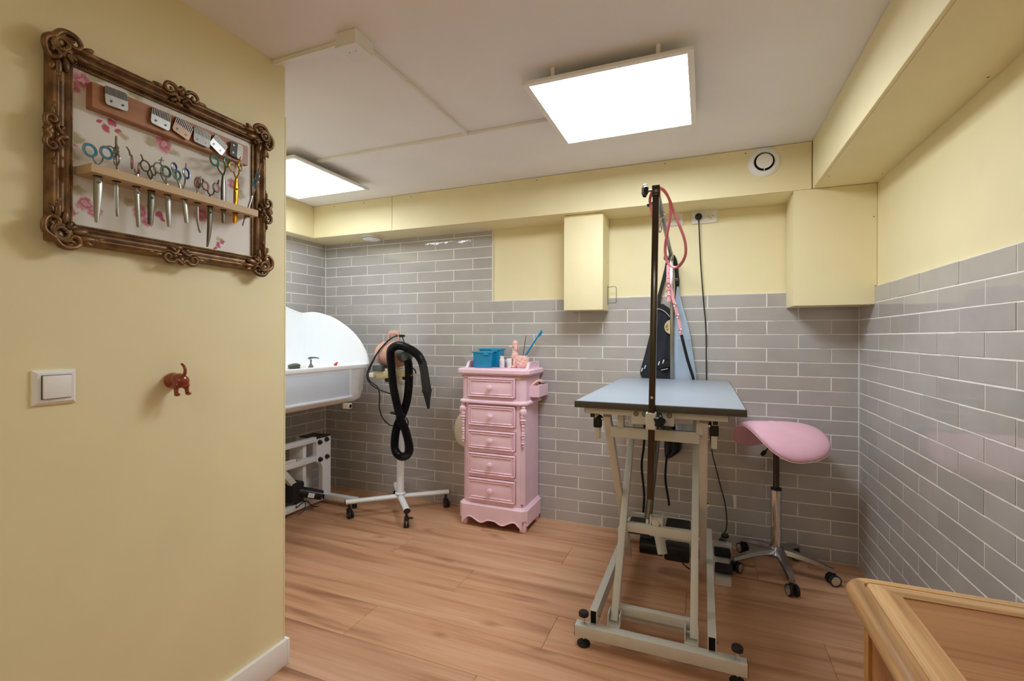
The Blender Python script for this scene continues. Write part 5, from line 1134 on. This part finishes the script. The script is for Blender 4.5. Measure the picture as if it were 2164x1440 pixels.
part('print_lines', b, GREYP, lb_)
t = thing('pink_pot', 'small plain pink pot at the back of the chest between bottle and jar', 'pot', (-1.205, 2.90, Z1_))
b = bm_new(); lathe(b, [(0, 0), (.026, 0), (.028, .004), (.028, .048), (.026, .05), (.025, .048), (.025, .01), (0, .008)], 24, W[t]); part('cup', b, PINKP, t)
# poodle shaped brush holder
pz = thing('poodle_figurine', 'pale pink ceramic poodle figurine with a hollow back used as a holder', 'figurine', (-1.10, 2.855, Z1_))
b = bm_new(); X, Y, Z = -1.135, 2.85, Z1_
for c, r in (((X, Y, Z + .012), (.020, .016, .012)), ((X - .010, Y - .012, Z + .008), (.013, .011, .008)), ((X - .010, Y + .012, Z + .008), (.013, .011, .008)), ((X + .040, Y - .016, Z + .012), (.020, .013, .013)), ((X + .040, Y + .016, Z + .012), (.020, .013, .013)),
             ((X, Y - .010, Z + .035), (.010, .010, .030)), ((X, Y + .010, Z + .035), (.010, .010, .030)), ((X, Y, Z + .078), (.024, .022, .028)), ((X - .014, Y, Z + .072), (.014, .016, .016)), ((X, Y, Z + .100), (.018, .017, .016)), ((X + .003, Y, Z + .122), (.013, .013, .022)), ((X + .002, Y, Z + .142), (.020, .018, .018)),
             ((X + .002, Y, Z + .158), (.019, .018, .017)), ((X + .001, Y, Z + .168), (.015, .015, .012)), ((X - .022, Y, Z + .136), (.020, .008, .008)), ((X - .038, Y, Z + .137), (.006, .006, .006)), ((X + .012, Y - .016, Z + .130), (.010, .007, .020)), ((X + .012, Y + .016, Z + .130), (.010, .007, .020)), ((X + .020, Y, Z + .050), (.022, .020, .034))):
    ell(b, c, r, 14, 10)
part('poodle_body', b, PINKCER, pz, ang=60)
b = bm_new(); lathe(b, [(0, .004), (.034, .004), (.043, .02), (.042, .045), (.036, .070), (.033, .080), (.029, .080), (.030, .068), (.03, .03), (0, .025)], 28, Matrix.Translation((X + .052, Y, Z)) @ Matrix.Diagonal((1, .8, 1, 1))); part('basket', b, PINKCER, pz)
b = bm_new()
for i in range(26):
    a = i * 2.4; z = .018 + .052 * (i / 26); r = .042 - .006 * abs(z - .03) / .05; ell(b, (X + .052 + r * math.cos(a), Y + .8 * r * math.sin(a), Z + z), .008, 8, 6)
part('curls', b, PINKCER, pz, ang=60)
t = thing('thin_brush', 'thin grey stick standing in the poodle holder', 'stick', (X + .045, Y, Z + .03)); b = bm_new(); cyl(b, (X + .045, Y + .01, Z + .03), (X + .068, Y + .02, Z + .208), .0028, .0022, 8); part('stick', b, DSTEEL, t)
t = thing('blue_toothbrush', 'bright blue brush leaning out of the poodle holder', 'brush', (X + .05, Y, Z + .03))
p0, p1 = Vector((X + .040, Y, Z + .03)), Vector((X + .172, Y + .03, Z + .245)); b = bm_new(); tube(b, [p0, p0.lerp(p1, .5), p0.lerp(p1, .9), p1], [.0042, .0048, .0040, .0034], 10, r2=[.0055, .006, .005, .004], up=(0, -1, 0)); part('handle', b, BLUES, t)
b = bm_new(); d = (p1 - p0).normalized(); nn_ = Vector((d.z, 0, -d.x)); bar(b, p0.lerp(p1, .82) + nn_ * .008, p0.lerp(p1, .97) + nn_ * .008, .007, .010, nn_); part('bristles', b, BLUES, t)
# pale round lid leaning behind the chest
b = bm_new(); lathe(b, [(0, .424), (.030, .428), (.066, .448), (.088, .480), (.098, .520), (.100, .556), (.094, .592), (.078, .628), (.056, .660), (.038, .690), (.030, .725), (.027, .765), (.012, .772), (0, .773)], 40, Matrix.Translation((-1.556, 2.945, 0)) @ Matrix.Rotation(.04, 4, 'Y') @ Matrix.Diagonal((1, .27, 1, 1)))
single('plastic_hood', b, CREAM, 'pale cream drop-shaped plastic hood against the tiles behind the left edge of the pink chest', 'hood', ang=60)
# ------------------------------------------------------------------ grooming bath
bt = thing('grooming_bath', 'white dog bath with curved splash panels on a white lifting frame', 'bath', (-2.5, 2.1, 0))
BX0, BX1, BY0, BY1 = -2.800, -2.196, 1.42, 2.735
def rrect(x0, x1, y0, y1, r, n=6):
    out = []
    for cx, cy, a0 in ((x1 - r, y0 + r, -PI / 2), (x1 - r, y1 - r, 0), (x0 + r, y1 - r, PI / 2), (x0 + r, y0 + r, PI)):
        out += [(cx + r * math.cos(a0 + PI / 2 * i / n), cy + r * math.sin(a0 + PI / 2 * i / n)) for i in range(n + 1)]
    return out
def loft(b, rings, close=True):
    V = [[b.verts.new((x, y, z)) for x, y in R] for R, z in rings]; n = len(V[0])
    for A, B in zip(V, V[1:]):
        for k in range(n): b.faces.new((A[k], A[(k + 1) % n], B[(k + 1) % n], B[k]))
    if close: b.faces.new(V[0][::-1]); b.faces.new(V[-1])
def ins(d, r, dy=0): return rrect(BX0 + d, BX1 - d, BY0 + d, BY1 - d - dy, r)
b = bm_new(); loft(b, [(ins(.10, .05, .03), .742), (ins(.05, .05, .02), .752), (ins(.026, .05, .016), .775), (ins(.016, .05, .012), .83), (ins(.012, .045, .006), .975), (ins(.0, .04), .982), (ins(0, .04), 1.003), (ins(.004, .04), 1.008), (ins(.035, .04), 1.008), (ins(.045, .05), .995), (ins(.06, .06), .84), (ins(.09, .06), .815)]); part('tub', b, WHITEG, bt, ang=50)
b = bm_new(); bx(b, BX1 - .020, BX1 - .006, 1.45, 2.525, .800, .962, .004, 2); fp = part('front_panel', b, PANELW, bt, label='bluish white front panel')
b = bm_new(); bx(b, BX1 - .026, BX1 + .004, 1.45, 2.552, .785, .802, .006, 2); bx(b, BX1 - .018, BX1 - .004, 2.527, 2.552, .80, .978, .003, 2); part('front_ledge', b, WHITEG, bt)
b = bm_new(); bx(b, BX1 - .05, BX1 + .002, 2.51, 2.545, .715, .750, .002, 1); dr_ = part('drain_bracket', b, CREAM, bt); b = bm_new(); bx(b, BX1 + .0015, BX1 + .003, 2.516, 2.539, .720, .744); part('bracket_opening', b, DARKIN, dr_)
# splash panels
def panel(name, poly, f, d0, d1, lip):
    b = bm_new(); prism(b, poly, d0, d1, f); o = part(name, b, WHITEG, bt)
    b = bm_new(); tube(b, [f(u, v, (d0 + d1) / 2) for u, v in lip], .011, 10); part('lip', b, WHITEG, o); return o
arc = smooth_pts([(-2.80, 1.368, 0), (-2.70, 1.372, 0), (-2.60, 1.354, 0), (-2.50, 1.322, 0), (-2.40, 1.268, 0), (-2.32, 1.210, 0), (-2.25, 1.130, 0), (-2.21, 1.06, 0), (-2.192, 1.005, 0)], 5)
lip = [(p.x, p.y) for p in arc]
panel('end_splash_panel', lip + [(-2.80, 1.005)], lambda u, v, d: (u, d, v), 2.700, 2.722, lip)
bk = smooth_pts([(2.712, 1.368, 0), (2.66, 1.372, 0), (2.55, 1.402, 0), (2.40, 1.45, 0), (2.10, 1.50, 0), (1.80, 1.47, 0), (1.62, 1.40, 0), (1.46, 1.36, 0)], 5); lip2 = [(p.x, p.y) for p in bk]
panel('back_splash_panel', lip2 + [(1.46, 1.005), (2.712, 1.005)], lambda u, v, d: (d, u, v), -2.806, -2.788, lip2)
# lifting frame
FX = -2.515
def fbar(name, *a, m=WHITEM, bev=.002):
    b = bm_new(); bx(b, *a, bev, 2); return part(name, b, m, bt)
fbar('frame_foot', FX - .04, FX, 1.52, 2.675, .034, .072)
fbar('frame_foot', FX - .26, FX - .22, 1.52, 2.675, .034, .072)
b = bm_new(); prism(b, [(2.555, .478), (2.690, .478), (2.692, .034), (2.612, .034), (2.612, .262), (2.600, .295), (2.575, .312), (2.555, .316)], FX - .035, FX, lambda u, v, d: (d, u, v)); up = part('frame_upright', b, WHITEM, bt)
b = bm_new(); bx(b, FX - .16, FX + .002, 2.556, 2.688, .478, .486, .001, 1); part('upright_cap', b, BLACK, up)
fbar('frame_upright', FX - .20, FX - .165, 2.56, 2.685, .034, .478)
fbar('upper_arm', FX - .038, FX - .002, 1.55, 2.557, .458, .492)
fbar('lower_arm', FX - .038, FX - .002, 1.55, 2.557, .322, .360)
fbar('cross_member', FX - .165, FX - .036, 2.47, 2.50, .05, .45)
for y in (1.70, 2.30):
    b = bm_new(); bar(b, (FX - .14, y, .34), (FX - .14, y + .05, .76), .05, .05, (0, 1, 0), .003); part('lift_post', b, WHITEM, bt)
for y, z in ((2.580, .452), (2.645, .460), (2.585, .330), (2.650, .336)):
    b = bm_new(); lathe(b, [(.016, 0), (.017, .008), (.012, .020), (.006, .026), (0, .027)], 16, Matrix.Translation((FX, y, z)) @ Matrix.Rotation(PI / 2, 4, 'Y')); part('bolt_cap', b, BLACK, bt)
og = fbar('outrigger', FX, -2.235, 2.628, 2.668, .036, .072)
b = bm_new(); bx(b, -2.236, -2.2325, 2.631, 2.665, .039, .069); part('end_cap', b, BLACK, og)
for x, y in ((-2.26, 2.648), (FX - .02, 1.56), (FX - .24, 1.56), (FX - .24, 2.62)):
    b = bm_new(); cyl(b, (x, y, 0), (x, y, .036), .017, n=18); part('foot_pad', b, RUBBER, bt)
# lift motor
b = bm_new(); cyl(b, (FX - .02, 2.42, .150), (FX + .085, 2.515, .108), .034, n=24); mo = part('lift_motor', b, BLACKG, bt, label='black lift motor')
b = bm_new(); cyl(b, (FX + .086, 2.516, .1078), (FX + .090, 2.5195, .1062), .031, n=24); part('motor_end', b, BLACK, mo)
b = bm_new(); bx(b, FX - .085, FX + .005, 2.35, 2.45, .08, .22, .018, 2); part('gear_housing', b, BLACK, mo)
b = bm_new(); bar(b, (FX - .03, 2.395, .185), (FX - .03, 2.285, .315), .04, .04, (1, 0, 0), .003); part('lift_spindle', b, CREAMM, mo)
b = bm_new(); p0 = Vector((FX + .025, 2.461, .132)); d = Vector((.105, .095, -.042)).normalized(); u = Vector((.67, -.74, 0)); R = Matrix((d, u.cross(d).normalized(), u)).transposed().to_4x4(); R.translation = p0 + u * .0345; bx(b, 0, .04, -.018, .012, -.0015, .0008, 0, 1, R); part('rating_label', b, LABEL, mo)
b = bm_new(); tube(b, smooth_pts([(FX - .02, 2.40, .085), (FX + .01, 2.37, .06), (FX + .02, 2.40, .078), (FX + .01, 2.46, .075), (FX + .02, 2.50, .03), (FX + .03, 2.55, .012)], 5), .003, 8); tube(b, smooth_pts([(FX - .01, 2.42, .09), (FX + .012, 2.44, .08), (FX + .03, 2.42, .03), (FX + .01, 2.38, .01)], 5), .0025, 8); part('motor_cable', b, RUBBER, mo)
t = thing('remote_control', 'small white hand control lying on the lower arm of the bath frame', 'remote', (FX - .02, 2.33, .36))
b = bm_new(); bx(b, FX - .036, FX - .004, 2.28, 2.40, .360, .378, .005, 2); part('case', b, WHITEM, t); b = bm_new(); bx(b, FX - .037, FX - .003, 2.385, 2.389, .3595, .3788); part('band', b, BLACK, t)
# things inside the bath
t = thing('pump_bottle', 'bottle with a dark grey pump top standing in the bath', 'bottle', (-2.33, 2.317, .815))
Mw = Matrix.Translation((-2.33, 2.317, 0))
b = bm_new(); lathe(b, [(0, .816), (.034, .816), (.036, .82), (.036, .96), (.02, .985), (.016, .99)], 24, Mw, cap=False); part('body', b, WHITE, t)
b = bm_new(); lathe(b, [(.0165, .988), (.0165, 1.008), (.011, 1.012), (.009, 1.02), (.005, 1.022), (.005, 1.052), (0, 1.052)], 20, Mw, cap=False); part('collar', b, GREYP, t)
b = bm_new(); tube(b, smooth_pts([(-2.341, 2.307, 1.058), (-2.33, 2.317, 1.062), (-2.315, 2.335, 1.063), (-2.30, 2.355, 1.058)], 4), [.007, .007, .0075, .0075, .0075, .006, .0055, .005, .0045, .0045, .004, .0035, .003], 10); part('spout', b, GREYP, t)
t = thing('red_toy', 'small red cap sticking up over the bath rim', 'cap', (-2.33, 2.535, .815))
b = bm_new(); cyl(b, (-2.33, 2.535, .816), (-2.33, 2.535, .995), .018, n=18); part('bottle', b, WHITE, t)
b = bm_new(); ell(b, (-2.33, 2.535, 1.008), (.012, .012, .010)); ell(b, (-2.324, 2.541, 1.018), (.008, .008, .007)); part('cap', b, RED, t)
t = thing('scrub_brush', 'grey-green brush lying on the bath rim next to the partition', 'brush', (-2.25, 2.10, 1.008))
b = bm_new(); ell(b, (-2.235, 2.095, 1.026), (.020, .045, .014)); part('back', b, GREENGREY, t); b = bm_new(); bx(b, -2.25, -2.22, 2.06, 2.13, 1.0085, 1.020, .004, 1); part('bristles', b, GREENGREY, t)
t = thing('shower_head', 'white shower head resting inside the bath near the rim', 'shower head', (-2.33, 2.21, 1.0))
b = bm_new(); lathe(b, [(0, 0), (.030, 0), (.034, .006), (.032, .016), (.018, .028), (.01, .03), (0, .03)], 24, Matrix.Translation((-2.31, 2.22, 1.004)) @ Matrix.Rotation(.2, 4, 'X')); part('head', b, WHITE, t); b = bm_new(); tube(b, smooth_pts([(-2.31, 2.22, 1.03), (-2.335, 2.205, 1.035), (-2.38, 2.17, .99), (-2.42, 2.14, .90), (-2.45, 2.10, .835)], 5), .011, 12); part('hose', b, WHITE, t)
# ------------------------------------------------------------------ oak cabinet in the right foreground
ZO = .75; OX0, OX1, OY0, OY1 = .244, .754, .30, 1.078
cb2 = thing('oak_cabinet', 'low oak cabinet with a moulded frame top in the right foreground', 'cabinet', ((OX0 + OX1) / 2, (OY0 + OY1) / 2, 0))
def ring_side(side, pr, r0, n=8):
    """one side of the moulded rim, from corner middle to corner middle, rounded corners"""
    b = bm_new(); rows = []
    for d, h in pr:
        r = max(r0 - d, .0015); R = rrect(OX0 + d, OX1 - d, OY0 + d, OY1 - d, r, n); m = n + 1
        # corners in order: right-front, right-back, left-back, left-front
        c = [[0, 1], [1, 2], [2, 3], [3, 0]][side]
        pts = R[c[0] * m + n // 2: c[0] * m + m] + R[c[1] * m: c[1] * m + n // 2 + 1]
        rows.append([b.verts.new((x, y, ZO + h)) for x, y in pts])
    for A, B in zip(rows, rows[1:] + rows[:1]):
        for k in range(len(A) - 1): b.faces.new((A[k], A[k + 1], B[k + 1], B[k]))
    b.faces.new([R_[0] for R_ in rows]); b.faces.new([R_[-1] for R_ in rows][::-1])
    return b
rim = [(.007, -.032), (.002, -.027), (0, -.019), (.0015, -.010), (.006, -.004), (.013, -.0008), (.022, 0), (.0275, -.0012), (.030, -.0050), (.0335, -.0050), (.0335, -.032)]
brd = [(.0338, -.030), (.0338, -.0035), (.0365, .0008), (.041, .0026), (.047, .0030), (.074, .0026), (.074, -.030)]
for s, m in ((0, OAK), (1, OAKX), (2, OAK), (3, OAKX)):
    part('top_moulding', ring_side(s, rim, .045), m, cb2, ang=40); part('top_border', ring_side(s, brd, .0345), m, cb2, ang=30)
b = bm_new(); bx(b, OX0 + .0742, OX1 - .0742, OY0 + .0742, OY1 - .0742, ZO - .02, ZO + .0008); part('top_panel', b, OAKP, cb2, label='darker oak veneer panel')
for x in (OX0 + .03, OX1 - .052):
    for y in (OY0 + .03, OY1 - .052):
        b = bm_new(); bx(b, x, x + .022, y, y + .022, 0, ZO - .030, .002, 1); part('corner_post', b, OAKZ, cb2)
b = bm_new(); bx(b, OX0 + .036, OX0 + .046, OY0 + .0525, OY1 - .0525, .10, ZO - .030); part('side_panel', b, OAKP, cb2)
b = bm_new(); bx(b, OX1 - .046, OX1 - .036, OY0 + .0525, OY1 - .0525, .10, ZO - .030); part('side_panel', b, OAKP, cb2)
b = bm_new(); bx(b, OX0 + .0525, OX1 - .0525, OY1 - .044, OY1 - .034, .10, ZO - .030); part('back_panel', b, OAKP, cb2)
b = bm_new(); bx(b, OX0 + .0525, OX1 - .0525, OY0 + .034, OY0 + .044, .10, ZO - .030); part('front_panel', b, OAKP, cb2)
